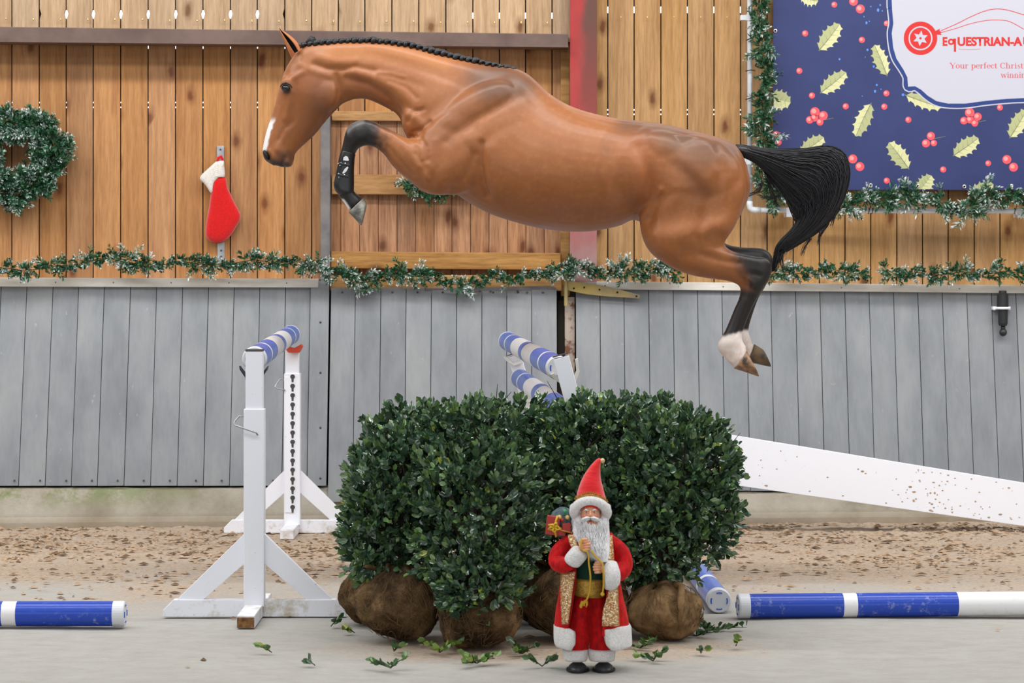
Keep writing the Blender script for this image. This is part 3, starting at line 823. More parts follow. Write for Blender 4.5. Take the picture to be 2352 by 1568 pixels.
def smoothstep(a, b, x): 
    t = np.clip((x-a)/(b-a+1e-9), 0, 1); return t*t*(3-2*t)
def seg_dist(px, py, pts):
    d = np.full(px.shape, 1e9)
    for (x0, y0), (x1, y1) in zip(pts[:-1], pts[1:]):
        dx, dy = x1-x0, y1-y0; L = dx*dx+dy*dy+1e-9
        t = np.clip(((px-x0)*dx+(py-y0)*dy)/L, 0, 1)
        d = np.minimum(d, np.hypot(px-x0-t*dx, py-y0-t*dy))
    return d
STROKES = [ # (points px, radius px, amplitude m)
 # head
 ([(742,205),(735,235)], 26, .007), ([(700,170),(672,184),(655,184)], 7, .007), ([(672,214),(664,250),(658,275)], 6, .006),
 ([(684,200),(684,240),(676,275)], 9, -.004), ([(775,176),(782,205),(776,240),(752,276)], 7, -.009), ([(690,150),(720,166),(760,178)], 8, .005),
 ([(612,355),(616,362)], 6, -.010), ([(622,350),(632,362),(628,376)], 6, .005), ([(652,390),(647,376),(655,364)], 4, -.009), ([(664,374),(668,380)], 8, .007), ([(625,374),(636,380)], 8, .005), ([(640,345),(655,352)], 10, .004), ([(672,283),(655,300),(643,322)], 5, -.005), ([(660,300),(650,325),(640,345)], 7, .004),
 ([(650,160),(660,170)], 8, -.003), ([(657,202)], 5, -.002),
 # neck
 ([(725,150),(752,160),(790,163),(820,157),(862,166)], 7, -.008), ([(735,133),(775,145),(820,143)], 10, .006), ([(800,182),(850,196),(893,225),(924,262)], 8, -.009),
 ([(815,168),(865,183),(910,205),(950,245)], 15, .010), ([(790,205),(845,212),(885,238)], 9, .004), ([(845,125),(930,148),(1010,175),(1060,195)], 14, -.006), ([(860,160),(930,185),(970,200)], 12, -.004),
 ([(780,112),(880,114),(980,140),(1080,162)], 14, .005), ([(870,170),(900,172),(930,180)], 5, .004), ([(895,190),(935,205),(960,230)], 5, -.004),
 # shoulder and breast
 ([(1150,178),(1090,200),(1040,228),(985,270),(965,300)], 18, -.008), ([(1185,190),(1110,226),(1050,262),(1005,300)], 28, .006), ([(1195,225),(1130,262),(1070,295),(1030,330)], 12, -.007),
 ([(935,262),(960,275),(978,300)], 12, .012), ([(975,255),(955,262),(940,283)], 5, -.006), ([(950,308),(972,302),(990,285)], 5, -.008), ([(948,318),(968,322),(980,340),(984,372)], 6, -.010), ([(960,335),(972,350),(974,370)], 3, .004),
 ([(1078,330),(1040,385),(1012,420)], 26, .013), ([(1003,330),(1000,380),(985,410)], 9, .006), ([(1108,335),(1106,380),(1110,425),(1120,450)], 8, -.014), ([(1195,285),(1150,305),(1120,325)], 13, -.003),
 ([(1130,350),(1135,410),(1140,455)], 16, .007), ([(1090,360),(1070,410),(1040,440)], 9, -.006), ([(960,360),(985,395),(1000,420)], 7, -.005), ([(905,312),(940,345),(965,385)], 10, .006), ([(880,325),(915,365),(950,405)], 6, -.005),
 ([(1020,300),(1055,310),(1085,300)], 14, -.006),
 # barrel
 ([(1170,240),(1150,330),(1160,430)], 20, .004), ([(1215,250),(1190,340),(1200,440)], 16, -.003), ([(1255,260),(1235,350),(1245,450)], 14, .002), ([(1330,290),(1320,380),(1335,470)], 18, -.002), ([(1385,300),(1372,380),(1392,450)], 10, .003),
 ([(1430,300),(1405,360),(1412,430),(1440,480)], 24, -.012), ([(1330,262),(1400,285),(1470,292)], 12, -.004),
 # quarter
 ([(1482,302),(1487,322)], 15, .008), ([(1460,300),(1472,285)], 8, -.005), ([(1462,345),(1482,400),(1492,455),(1486,500)], 16, -.014), ([(1520,340),(1560,380),(1600,420)], 22, .004), ([(1545,385),(1585,420),(1612,455)], 16, -.010),
 ([(1640,345),(1648,400),(1630,450),(1606,500),(1590,545)], 13, -.012), ([(1690,370),(1696,420),(1680,470),(1645,520)], 18, .009), ([(1570,300),(1610,330),(1640,360)], 14, .006),
 ([(1457,508),(1480,490),(1510,440)], 8, .009), ([(1500,540),(1520,480),(1545,440)], 20, .010), ([(1560,590),(1600,560),(1640,540)], 16, -.007), ([(1510,570),(1560,600),(1620,615)], 14, .007),
 ([(1600,585),(1650,600),(1690,605)], 7, -.006), ([(1620,575),(1680,590),(1730,600)], 7, .005), ([(1722,628),(1735,632)], 5, -.007), ([(1752,598),(1765,606)], 8, .005), ([(1712,640),(1720,650)], 7, .006),
 ([(1722,660),(1712,700),(1695,740),(1684,765)], 3.5, -.005), ([(1700,690),(1685,730),(1672,760)], 7, .003),
 # fore leg
 ([(822,300),(830,322)], 8, .005), ([(800,300),(806,320)], 6, .003), ([(845,300),(850,322)], 6, -.004), ([(862,300),(900,330)], 5, -.003),
]
def horse():
    T = thing('horse', 'bay horse leaping leftwards in mid-air over the hedge, black tail and white hind socks', 'horse', (P(1250, 380, DH).x, DH, 1.2))
    big = horse_body()
    me = bpy.data.meshes.new('raw'); me.from_pydata(big.v, [], big.f); me.update()
    o = bpy.data.objects.new('raw', me); COL.objects.link(o)
    rm = o.modifiers.new('r', 'REMESH'); rm.mode = 'VOXEL'; rm.voxel_size = .0075; rm.adaptivity = 0
    sm = o.modifiers.new('s', 'SMOOTH'); sm.factor = .5; sm.iterations = 12
    bpy.context.view_layer.update()
    dg = bpy.context.evaluated_depsgraph_get()
    m2 = bpy.data.meshes.new_from_object(o.evaluated_get(dg), depsgraph=dg)
    bpy.data.objects.remove(o)
    m2.name = 'body'
    n = len(m2.vertices)
    co = np.empty(n*3, np.float32); m2.vertices.foreach_get('co', co); co = co.reshape(-1, 3).astype(float)
    def normals():
        no = np.empty(n*3, np.float32); m2.vertex_normals.foreach_get('vector', no); return no.reshape(-1, 3).astype(float)
    def proj(c): return CX+c[:, 0]/c[:, 1]*F, HY-(c[:, 2]-CAMZ)/c[:, 1]*F
    nr = normals()
    # use the projection from a plane at the horse's own distance, so both flanks get the same relief
    px = CX+co[:, 0]/DH*F; py = HY-(co[:, 2]-CAMZ)/DH*F
    sel_side = smoothstep(.15, .6, np.abs(nr[:, 1]))
    disp = np.zeros(n)
    for pts, r, amp in STROKES:
        if len(pts) == 1: pts = [pts[0], pts[0]]
        d = seg_dist(px, py, pts)
        disp += amp*np.exp(-(d/r)**2)
    # fine irregularity of muscle and skin
    co += nr*(disp*sel_side*1.0)[:, None]
    m2.vertices.foreach_set('co', co.astype(np.float32).ravel()); m2.update()
    px, py = proj(co)
    # coat colours, with some shading and a neck highlight painted in
    col = np.tile(np.array(rgb(152,93,50)[:3]), (n, 1))
    def blend(mask, c):
        nonlocal col
        col = col*(1-mask[:, None])+np.array(c[:3])[None, :]*mask[:, None]
    nz = np.array([mn.noise((a*.03, b*.03, y*3)) for a, b, y in zip(px, py, co[:, 1])])
    nz2 = np.array([mn.noise((a*.11, b*.11, y*9)) for a, b, y in zip(px, py, co[:, 1])])
    G_ = lambda pts, r: np.exp(-(seg_dist(px, py, pts)/r)**2)
    blend(np.clip(.25+.5*nz, 0, .6), rgb(142,84,42)); blend(np.clip(.5*nz2, 0, .35), rgb(172,110,62))
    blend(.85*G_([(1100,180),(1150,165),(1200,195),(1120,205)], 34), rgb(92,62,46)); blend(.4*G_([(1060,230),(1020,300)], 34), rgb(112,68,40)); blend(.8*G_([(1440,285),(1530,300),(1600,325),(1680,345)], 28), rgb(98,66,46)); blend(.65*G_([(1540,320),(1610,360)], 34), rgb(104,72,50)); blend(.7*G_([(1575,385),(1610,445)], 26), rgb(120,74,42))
    blend(.35*G_([(1470,340),(1490,430)], 30), rgb(160,84,34)); blend(.35*G_([(990,470),(1150,500),(1300,545),(1450,520)], 26), rgb(132,74,36))  # flank tint, then underbelly shade painted into the coat
    blend(.75*G_([(735,200),(740,240),(715,300)], 36), rgb(118,72,46)); blend(.5*G_([(680,170),(680,240),(660,310)], 26), rgb(142,84,46)); blend(.5*G_([(760,120),(900,118),(1020,150)], 18), rgb(186,120,64)); blend(.3*G_([(1060,300),(1030,330)], 40), rgb(146,90,54))  # includes painted cheek shading and a painted highlight along the neck top
    blend(.6*G_([(820,185),(880,225)], 16), rgb(128,70,36))  # shade of the lower neck painted into the coat
    # head: eye surround, muzzle, blaze
    blend(.85*smoothstep(13, 7, seg_dist(px, py, [(656,201),(658,206)])), rgb(60,44,36))
    muz = smoothstep(338, 362, py+.25*(px-620))*(px < 700)*(py < 400)
    blend(.85*muz*smoothstep(20, 9, seg_dist(px, py, [(603,348),(612,372),(640,386),(652,386)])), rgb(34,30,30))
    blend(.6*muz*smoothstep(30, 10, seg_dist(px, py, [(655,360),(650,375)])), rgb(70,54,48))
    blend(.8*G_([(651,390),(645,377),(652,367)], 2.6)*(py > 360), rgb(24,20,20))
    fx = np.interp(py, [246, 274, 304, 336, 350], [630, 621, 611, 603.5, 602])
    bl = smoothstep(13, 8, px-fx+2.2*nz2)*smoothstep(266, 284, py)*smoothstep(350, 342, py)*(px < 700)
    blend(bl, rgb(232,228,226))
    # dark legs
    kn = smoothstep(905, 850, px+.55*(py-320)*0+12*nz2)*smoothstep(255, 265, py)*(px < 935)*(px > 755)*(py > 262)
    # keep the darker stripe along the top of the forearm
    top = smoothstep(935, 880, px)*smoothstep(14, 4, seg_dist(px, py, [(850,277),(890,292),(925,308)]))*(px < 950)*(py > 262)*(px > 780)
    isleg = (py > 262) & (px > 762) & (px < 955) & (py > 262+np.clip((px-900)*.9, 0, 80))
    blend(np.where(isleg, np.maximum(kn, .7*top), 0), rgb(32,28,27))
    blend(np.where(isleg, .6*smoothstep(14, 4, seg_dist(px, py, [(796,294),(812,281),(828,277)])), 0), rgb(108,106,108))
    d2 = seg_dist(px, py, [(786,464),(806,492)])
    blend(np.where(isleg & (py > 440) & (px < 812), smoothstep(9, 5, d2), 0), rgb(228,226,224))
    hk = smoothstep(1668, 1712, px+1.1*(600-py)*.4+10*nz2)*smoothstep(556, 568, py)*(px > 1650)
    hk2 = smoothstep(646, 676, py)*(px > 1640)
    farm = (co[:, 1] > DH)*(px > 1645)*(py > 550)*smoothstep(1650, 1672, px)
    blend(np.clip(np.maximum(np.maximum(hk, hk2), farm*.96), 0, 1)*(px > 1640)*(py > 548), rgb(30,25,23))
    blend(.5*G_([(1700,612),(1716,640)], 10)*(px > 1640), rgb(110,70,48))
    edge = 770+4*nz2+(px-1660)*-.22
    edge = np.where(co[:, 1] > DH, 757, edge)
    blend(smoothstep(edge-3, edge+5, py)*(px > 1630)*(py > 735), rgb(226,214,206))
    blend(smoothstep(edge+10, edge+40, py)*(px > 1630)*(py > 735)*np.clip(.5+1.2*nz2, 0, 1)*.5, rgb(200,166,140))
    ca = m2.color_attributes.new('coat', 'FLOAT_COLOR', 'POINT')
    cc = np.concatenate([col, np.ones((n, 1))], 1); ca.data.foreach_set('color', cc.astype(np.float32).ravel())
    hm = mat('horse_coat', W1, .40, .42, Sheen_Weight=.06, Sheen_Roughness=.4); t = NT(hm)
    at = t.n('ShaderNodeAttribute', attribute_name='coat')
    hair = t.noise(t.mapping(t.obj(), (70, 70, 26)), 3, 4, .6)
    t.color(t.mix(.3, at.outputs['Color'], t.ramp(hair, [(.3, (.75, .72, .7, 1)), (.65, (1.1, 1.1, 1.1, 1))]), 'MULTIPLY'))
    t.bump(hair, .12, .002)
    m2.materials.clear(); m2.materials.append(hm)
    m2.polygons.foreach_set('use_smooth', np.ones(len(m2.polygons), dtype=bool))
    body = bpy.data.objects.new('body', m2); COL.objects.link(body); put(body, T)
    # -- eyes
    me_ = mat('horse_eye', rgb(24,22,26), .06, .8)
    for sg in (-1, 1):
        D = DH+sg*.098
        mb = MB(); mb.ball(P(656.5, 202, D), (.021, .016, .018), 20, 14, rot=Matrix.Rotation(.25, 3, 'Y')); e = mb.build('eye', me_, T, smooth=True)
        mb = MB(); mb.tube([P(x, y, D+sg*.012) for x, y in [(644,199),(649,192),(657,190),(666,194),(671,202)]], [.002, .004, .0045, .004, .002], 8); mb.build('eyelid', mat('eyelid', rgb(60,42,34), .5), T, smooth=True)
    # -- nostril
    for sg in (-1, 1):
        D = DH+sg*.034
        mb = MB(); mb.ball(P(611.5, 356, D), (.011, .019, .026), 14, 10, rot=Matrix.Rotation(-.5, 3, 'Y')); mb.build('nostril', mat('nostril', rgb(20,17,17), .6), T, smooth=True)
    # -- ears
    em = mat('ear_coat', rgb(172,104,56), .5); ei = mat('ear_inside', rgb(34,28,28), .8)
    for sg in (-1, 1):
        D = DH+sg*.055
        axis = [((684,118),17,.026), ((676,104),19,.028), ((667,92),16,.024), ((656,80),10,.016), ((647,71),4,.008), ((642,64),1,.002)]
        if sg > 0: axis = [((a+(-6)*(1-i/5)-0, b+14*(1-i/5)), w_, h_) for i, ((a, b), w_, h_) in enumerate(axis)]
        mbo = MB(); mbi = MB(); N = 14
        A = catmull([(a[0], a[1], w_, h_) for a, w_, h_ in axis], 4)
        vs = []; vi = []
        for k, (ax, ay, w_, h_) in enumerate(A):
            i0 = max(k-1, 0); i1 = min(k+1, len(A)-1)
            tx, ty = A[i1][0]-A[i0][0], A[i1][1]-A[i0][1]; L = math.hypot(tx, ty); nx, ny = -ty/L, tx/L   # to the back-right
            if nx < 0: nx, ny = -nx, -ny
            for j in range(N):
                a = (-1.0+2.0*j/(N-1))*PI*.70-sg*math.radians(42)
                # open trough: opening faces forward(left); back is convex
                dx = nx*math.cos(a)*w_*.5; dy = ny*math.cos(a)*w_*.5
                vs.append(P(ax+dx, ay+dy, D+sg*0+math.sin(a)*h_))
                vi.append(P(ax+dx*.86-.2, ay+dy*.86, D+math.sin(a)*h_*.88))
        k = len(A); fs = [(i*N+j, i*N+j+1, (i+1)*N+j+1, (i+1)*N+j) for i in range(k-1) for j in range(N-1)]
        mbo.add(vs, fs, 0); mbo.add(vi, [f[::-1] for f in fs], 1)
        b0 = 0; nn = len(vs)
        rim = [(i*N, (i+1)*N, nn+(i+1)*N, nn+i*N) for i in range(k-1)]+[(i*N+N-1, nn+i*N+N-1, nn+(i+1)*N+N-1, (i+1)*N+N-1) for i in range(k-1)]
        for f in rim: mbo.f.append(f); mbo.m.append(1)
        mbo.build('ear', [em, ei], T, smooth=True)
    # -- hooves
    def hoof(cor, sole, D, mt, w0, w1):
        # cor / sole: two px points each (front, back)
        mb = loft([(*cor[0], *cor[1], w0), (*[(a*.6+b*.4) for a, b in zip(cor[0], sole[0])], *[(a*.6+b*.4) for a, b in zip(cor[1], sole[1])], (w0+w1)/2),
                   (*sole[0], *sole[1], w1), (*[(a*.9+b*.1) for a, b in zip(sole[0], sole[1])], *[(a*.1+b*.9) for a, b in zip(sole[0], sole[1])], w1*.8)], D, 24, 3)
        return mb.build('hoof', mt, T, smooth=True)
    def hoof_mat(name, a, b, sc):
        m = noisy(name, a, b, sc, .45, .4, bump=.15, lo=.40, hi=.6); return m
    hg = hoof_mat('grey_hoof', rgb(84,86,84), rgb(148,144,134), 18); hb = hoof_mat('brown_hoof', rgb(58,50,44), rgb(176,132,92), 14); hd = hoof_mat('dark_hoof', rgb(62,56,50), rgb(120,96,68), 14)
    for D in (DH-.155, DH+.155):
        q = 0 if D < DH else 3
        hoof(((801,488),(836,454)), ((829,517-q),(842-q,468)), D, hg, .038, .052)
    hoof(((1686,846),(1716,806)), ((1741,864),(1724,824)), DH-.165, hb, .041, .055)
    hoof(((1716,831),(1733,790)), ((1769,842),(1752,802)), DH+.165, hd, .038, .052)
    # -- tendon boots on both forelegs
    bm = mat('boot_leather', rgb(26,26,28), .32, .5); bw = mat('boot_print', rgb(214,214,216), .5); bg = mat('boot_neoprene', rgb(44,46,50), .7)
    for D in (DH-.155, DH+.155):
        mb = loft([(784,345,817,355,.040), (779,360,815,364,.040), (774,385,813.5,388,.040), (769,408,813.5,408,.040), (766,424,813.5,424,.042), (770,438,813,439,.043), (778,447,812,442,.040)], D, 28, 4, exp_=2.3)
        b = mb.build('tendon_boot', bm, T, smooth=True)
        if D > DH: continue
        Ds = D-.0405
        for k, y in enumerate((377, 403)):
            mb = MB(); pts = []
            for a in range(-6, 7):
                an = a/6*PI*.62; pts.append(P(793-14*math.cos(an*0)-7+0*a, y, D))
            x0 = 775-k*3
            mb.tube([P(x0+4+q*3, y-2+q*.6, Ds+.004*abs(q-4)/4+.002) for q in range(0, 9)], .007, 8); mb.build('strap', bg, b, smooth=True)
            mb = MB(); mb.ball(P(793-k*2, y-2, Ds-.008), .0035, 8, 6); mb.build('stud', bw, b, smooth=True)
            mb = MB()
            for q in range(10): mb.ball(P(x0+1+random.uniform(0, 9), y+random.uniform(-5, 5), Ds+.004), random.uniform(.0018, .003), 6, 4)
            mb.build('glitter_studs', bw, b, kind='stuff')
        mb = MB(); mb.prism([P(x, y, Ds-.002) for x, y in [(788,368),(789,361),(794,358),(799,360),(801,367),(800,369)]], (0, .004, 0)); mb.build('half_moon_print', bw, b)
        mb = MB(); mb.prism([P(x, y, Ds-.003) for x, y in [(786,397),(792,387),(799,382),(800,385),(796,393),(789,399)]], (0, .004, 0)); mb.build('swoosh_print', bw, b)
    # -- mane: plaits along the crest
    hair_m = noisy('black_hair', rgb(14,14,17), rgb(34,34,40), 60, .42, .5, stretch=(3, 3, 1))
    crest = catmull([(692,103),(720,100),(745,96),(790,94),(835,92),(880,94),(942,102),(1006,119),(1070,135),(1128,147),(1186,158)], 8)
    seg = np.cumsum(np.r_[0, np.hypot(*(np.diff(crest, axis=0).T))]); tot = seg[-1]
    mane = None; mb = MB()
    pts = [P(np.interp(s_, seg, crest[:, 0]), np.interp(s_, seg, crest[:, 1])+1.5, DH) for s_ in np.linspace(0, tot, 50)]
    mb.tube(pts, [.012]*50, 10); mane = mb.build('mane', hair_m, T, smooth=True)
    nb = 34
    for k in range(nb):
        s_ = tot*(k+.5)/nb; x = np.interp(s_, seg, crest[:, 0]); y = np.interp(s_, seg, crest[:, 1])
        mb = MB(); c = P(x, y-2.5+random.uniform(-1.5, 1), DH-.012)
        sz = random.uniform(.8, 1.15)*(1.0 if k < nb*.8 else .75)
        mb.ball(c+Vector((0, 0, -.004)), (.023*sz, .020*sz, .0125*sz), 10, 8, rot=Matrix.Rotation(random.uniform(-.1, .6), 3, 'Y'))
        mb.ball(c+Vector((-.006, -.014, -.010)), (.012*sz, .011*sz, .017*sz), 10, 8, rot=Matrix.Rotation(.5, 3, 'Y'))
        mb.build('plait', hair_m, mane, smooth=True)
    mb = MB()
    for k in range(5):
        mb.tube([P(700+k*4, 103, DH-.01), P(708+k*2, 92-k, DH-.012), P(714, 84+k, DH-.01), P(722+k, 86+k*1.5, DH-.01), P(727, 95, DH)], [.006, .006, .005, .004, .002], 6)
    mb.build('forelock_curl', hair_m, mane, smooth=True, kind='stuff')
    # -- tail
    tl = [(1690,332,1700,358,.030), (1712,334,1714,364,.040), (1745,340,1736,376,.050), (1790,343,1766,402,.060), (1845,343,1795,436,.066), (1898,338,1815,468,.066), (1934,352,1824,486,.062), (1949,390,1830,500,.058), (1943,440,1832,508,.052), (1918,492,1818,528,.044),
          (1880,532,1798,548,.034), (1838,560,1784,566,.024), (1808,578,1779,582,.014)]
    core = [(a+(c-a)*.10, b+(d-b)*.10, c-(c-a)*.12, d-(d-b)*.12, w_*.8) for a, b, c, d, w_ in tl]
    core[0] = tl[0]; core[1] = tl[1]
    tail = loft(core, DH, 20, 4).build('tail', hair_m, T, smooth=True)
    S = catmull(tl, 4); ns = len(S)
    VV = []; FF = []
    for q in range(2600):
        u = random.random(); ph = random.uniform(-1, 1); 
        ext = random.random(); start = int(ns*random.uniform(0, .45)); end = int(ns*(random.uniform(.55, 1.0) if q % 3 else 1))
        if end-start < 8: continue
        drift = random.uniform(-.16, .22); wv = random.uniform(0, 6)
        pts = []
        for i in range(start, end, 2):
            ax, ay, bx, by, hw = S[i][:5]
            uu = u+drift*(i-start)/ns+.018*math.sin(wv+i*.5)
            uu2 = min(max(uu, -.03), 1.05)
            lim = math.sqrt(max(0, 1-(2*min(max(uu2, 0), 1)-1)**2))
            pts.append(P(ax+(bx-ax)*uu2, ay+(by-ay)*uu2, DH+ph*hw*(lim*.95+.05)))
        if uu > .7 and len(pts) > 3 and random.random() < .5:
            l = pts[-1]; dd = (pts[-1]-pts[-2])
            for e in range(3): l = l+dd*.6+Vector((random.uniform(-.006, .006), 0, -.02)); pts.append(l)
        r0 = random.uniform(.0012, .0028)
        K = len(pts); 
        for i, p in enumerate(pts):
            r = r0*(1-(i/(K-1))**3*.9)
            t_ = (pts[min(i+1, K-1)]-pts[max(i-1, 0)]); t_.normalize()
            a = t_.cross(Vector((0, 1, 0))); 
            if a.length < .1: a = Vector((0, 0, 1))
            a.normalize()
            VV += [p+a*r, p-a*r*.5+Vector((0, -r, 0)), p-a*r*.5+Vector((0, r, 0))]
        b = len(VV)-3*K
        for i in range(K-1):
            for j in range(3): FF.append((b+i*3+j, b+i*3+(j+1) % 3, b+(i+1)*3+(j+1) % 3, b+(i+1)*3+j))
    # wisps
    for (pts_) in [[(1750,420),(1742,436),(1722,446)], [(1790,450),(1765,455),(1745,448)], [(1800,575),(1795,600),(1802,625)], [(1795,575),(1785,600),(1786,612)], [(1860,548),(1850,565),(1842,585)], [(1900,515),(1885,540),(1880,560)], [(1925,480),(1915,500),(1910,520)], [(1770,404),(1778,430),(1800,455)], [(1760,398),(1775,445),(1790,480)]]:
        for k in range(16):
            pts = [P(x+random.uniform(-5, 5), y+random.uniform(-4, 4), DH+random.uniform(-.03, .03)) for x, y in pts_]
            A = catmull([list(p) for p in pts], 4); K = len(A); b = len(VV)
            for i, p in enumerate(A):
                r = .0014*(1-i/K*.8); p = Vector(p); VV += [p+Vector((0, 0, r)), p+Vector((r, -r*.5, -r*.5)), p+Vector((-r, r*.5, -r*.5))]
            for i in range(K-1):
                for j in range(3): FF.append((b+i*3+j, b+i*3+(j+1) % 3, b+(i+1)*3+(j+1) % 3, b+(i+1)*3+j))
    fast_mesh('tail_hair', np.array([tuple(v) for v in VV]), np.array(FF), hair_m, parent=tail, smooth=True, kind='stuff')
    return T
HORSE = horse()
# ------------------------------------------------------------------ hedge shrubs in burlap root balls
def leaf_mat(name, a, b, c, rough=.32):
    m = mat(name, a, rough, .9); t = NT(m)
    at = t.n('ShaderNodeAttribute', attribute_name='tint')
    t.color(t.ramp(at.outputs['Fac'], [(.0, b), (.55, a), (.9, c), (1., rgb(150,160,60))]))
    t.b.inputs['Transmission Weight'].default_value = 0.0
    return m
M['leaf'] = leaf_mat('glossy_leaf', rgb(70,98,74), rgb(38,62,48), rgb(108,140,78), .16)
M['litter'] = leaf_mat('fallen_leaf', rgb(58,104,42), rgb(40,72,36), rgb(116,146,50), .4)
M['twig'] = mat('twig', rgb(52,46,36), .8, .2)
def burlap():
    m = mat('burlap_root_ball', rgb(122,96,68), .95, .1); t = NT(m); co = t.obj()
    n1 = t.noise(co, 7, 6, .7); n2 = t.noise(t.mapping(co, (40, 40, 60)), 3, 4, .7)
    c = t.ramp(n1, [(.36, rgb(50,40,32)), (.50, rgb(100,80,58)), (.64, rgb(152,124,90))])
    c = t.mix(.6, c, t.ramp(n2, [(.35, (.55, .52, .5, 1)), (.6, (1.1, 1.05, 1, 1))]), 'MULTIPLY')
    t.color(c); t.bump(t.math('ADD', n2, n1), .7, .02); return m
M['burlap'] = burlap()
M['fibre'] = mat('jute_fibre', rgb(112,90,64), .95, .1)
M['burlap_light'] = noisy('burlap_cloth', rgb(150,122,88), rgb(108,84,58), 26, .95, .1, bump=.4)
# one leaf: 8 verts, folded along the midrib
LV = np.array([(0, 0, 0), (.26, .27, .05), (.30, 0, -.02), (.26, -.27, .05), (.68, .31, .05), (.70, 0, -.03), (.68, -.31, .05), (1.0, 0, -.02)])
LF = np.array([(0, 2, 1), (0, 3, 2), (1, 2, 5), (1, 5, 4), (2, 3, 6), (2, 6, 5), (4, 5, 7), (5, 6, 7)])
def leaves(name, pos, dirs, size, tint, material, parent, kind='stuff'):
    n = len(pos)
    d = dirs/np.linalg.norm(dirs, axis=1, keepdims=True)
    rv = rng.normal(size=(n, 3)); side = np.cross(d, rv); side /= np.linalg.norm(side, axis=1, keepdims=True)
    up = np.cross(side, d)
    V = pos[:, None, :]+size[:, None, None]*(LV[None, :, 0:1]*d[:, None, :]+LV[None, :, 1:2]*side[:, None, :]+LV[None, :, 2:3]*2*up[:, None, :])
    Fx = (np.arange(n)*8)[:, None, None]+LF[None]
    o = fast_mesh(name, V.reshape(-1, 3), Fx.reshape(-1, 3), material, parent=parent, smooth=False, kind=kind)
    a = o.data.attributes.new('tint', 'FLOAT', 'POINT'); a.data.foreach_set('value', np.repeat(tint, 8).astype(np.float32))
    return o
def blob_dir(n):
    v = rng.normal(size=(n, 3)); return v/np.linalg.norm(v, axis=1, keepdims=True)
def shrub(label, blobs, ball, D, dens=1.0, ball_r=None, cloth=False):
    # blobs: (px, py, rx_px, ry_px, D) ; ball: (px centre, px half width, px bottom, px top)
    bx, bw, bb, bt = ball
    s = F/D; base = Vector(((bx-CX)/s, D, 0)); hh = (bb-bt)/s
    T = thing('burlap_root_shrub', label, 'shrub', base, 'evergreen shrubs forming the hedge')
    # root ball
    mb = MB(); N = 40; K = 20; vs = []
    r = bw/s
    seed = random.uniform(0, 50)
    for i in range(K+1):
        th = PI*i/K
        for j in range(N):
            ph = 2*PI*j/N
            d = Vector((math.sin(th)*math.cos(ph), math.sin(th)*math.sin(ph), math.cos(th)))
            w_ = 1+.20*mn.noise(d*1.5+Vector((seed, 0, 0)))+.10*mn.noise(d*4+Vector((seed, 3, 0)))+.02*mn.noise(d*11)
            if cloth: w_ += .035*math.sin(ph*11+2*mn.noise(d*3))*math.sin(th)**1.0
            z = d.z
            # gathered neck on top, sagging foot
            fr = w_*(1-.10*max(z, 0)**2)
            zz = hh*.5*(1+z*w_*.97)
            if z < -.8: zz = max(zz, .0)
            vs.append(base+Vector((d.x*r*fr*(1.06 if z < 0 else 1), d.y*r*fr*.95, max(zz, -.005))))
    fs = [(i*N+j, (i+1)*N+j, (i+1)*N+(j+1) % N, i*N+(j+1) % N) for i in range(K) for j in range(N)]
    mb.add(vs, fs); b = mb.build('root_ball', M['burlap_light'] if cloth else M['burlap'], T, smooth=True)
    # loose fibres and a tied neck
    mb = MB()
    for k in range(55):
        a = random.uniform(PI, 2*PI); z0 = random.uniform(.1, .9)*hh; p = []
        for q in range(7):
            aa = a+q*.10*random.uniform(.4, 1.5); zz = min(max(z0+q*random.uniform(-.03, .018), .01), hh*.97)
            f = math.sqrt(max(.05, 1-(2*zz/hh-1)**2))
            p.append(base+Vector((math.cos(aa)*r*f*1.07, math.sin(aa)*r*f*1.03, zz)))
        p = [Vector(v) for v in catmull([list(v) for v in p], 3)]; mb.tube(p, random.choice([.0005, .0008, .0012]), 4)
    mb.build('loose_fibres', M['fibre'], b, kind='stuff')
    # a knot of burlap where the trunk comes out
    mb = MB(); nk = base+Vector((0, 0, hh*.95))
    pts = [nk+Vector((.05*math.cos(a), .05*math.sin(a), .01*math.sin(3*a))) for a in [i*2*PI/16 for i in range(17)]]
    mb.tube(pts, .010, 8)
    if cloth: mb.tube([nk+Vector((.03, -.05, 0)), nk+Vector((.06, -.10, .0)), nk+Vector((.055, -.13, -.06)), nk+Vector((.05, -.145, -.14))], [.016, .014, .016, .008], 8)
    mb.build('burlap_knot', M['burlap_light'], b, smooth=True, kind='stuff')
    # stems
    mb = MB(); cents = []
    for (px, py, rx, ry, DD) in blobs: cents.append((P(px, py, DD), rx*DD/F, ry*DD/F))
    for (c, rx, rz) in cents:
        for k in range(9):
            e = c+Vector((random.uniform(-.75, .75)*rx, random.uniform(-.6, .6)*rx, random.uniform(-.5, .85)*rz))
            m1 = nk.lerp(e, .45)+Vector((random.uniform(-.04, .04), random.uniform(-.04, .04), random.uniform(0, .05)))
            A = catmull([list(nk), list(m1), list(e)], 4)
            mb.tube([Vector(a) for a in A], list(np.linspace(.009, .003, len(A))), 6)
            for q in range(5):
                t0 = Vector(A[random.randint(3, len(A)-1)]); mb.tube([t0, t0+Vector((random.uniform(-.1, .1), random.uniform(-.1, .1), random.uniform(-.02, .12)))], [.003, .0012], 4)
    mb.build('stems', M['twig'], T, kind='stuff')
    # leaves grow in little sprays
    PP = []; DD_ = []; SS = []; TT = []
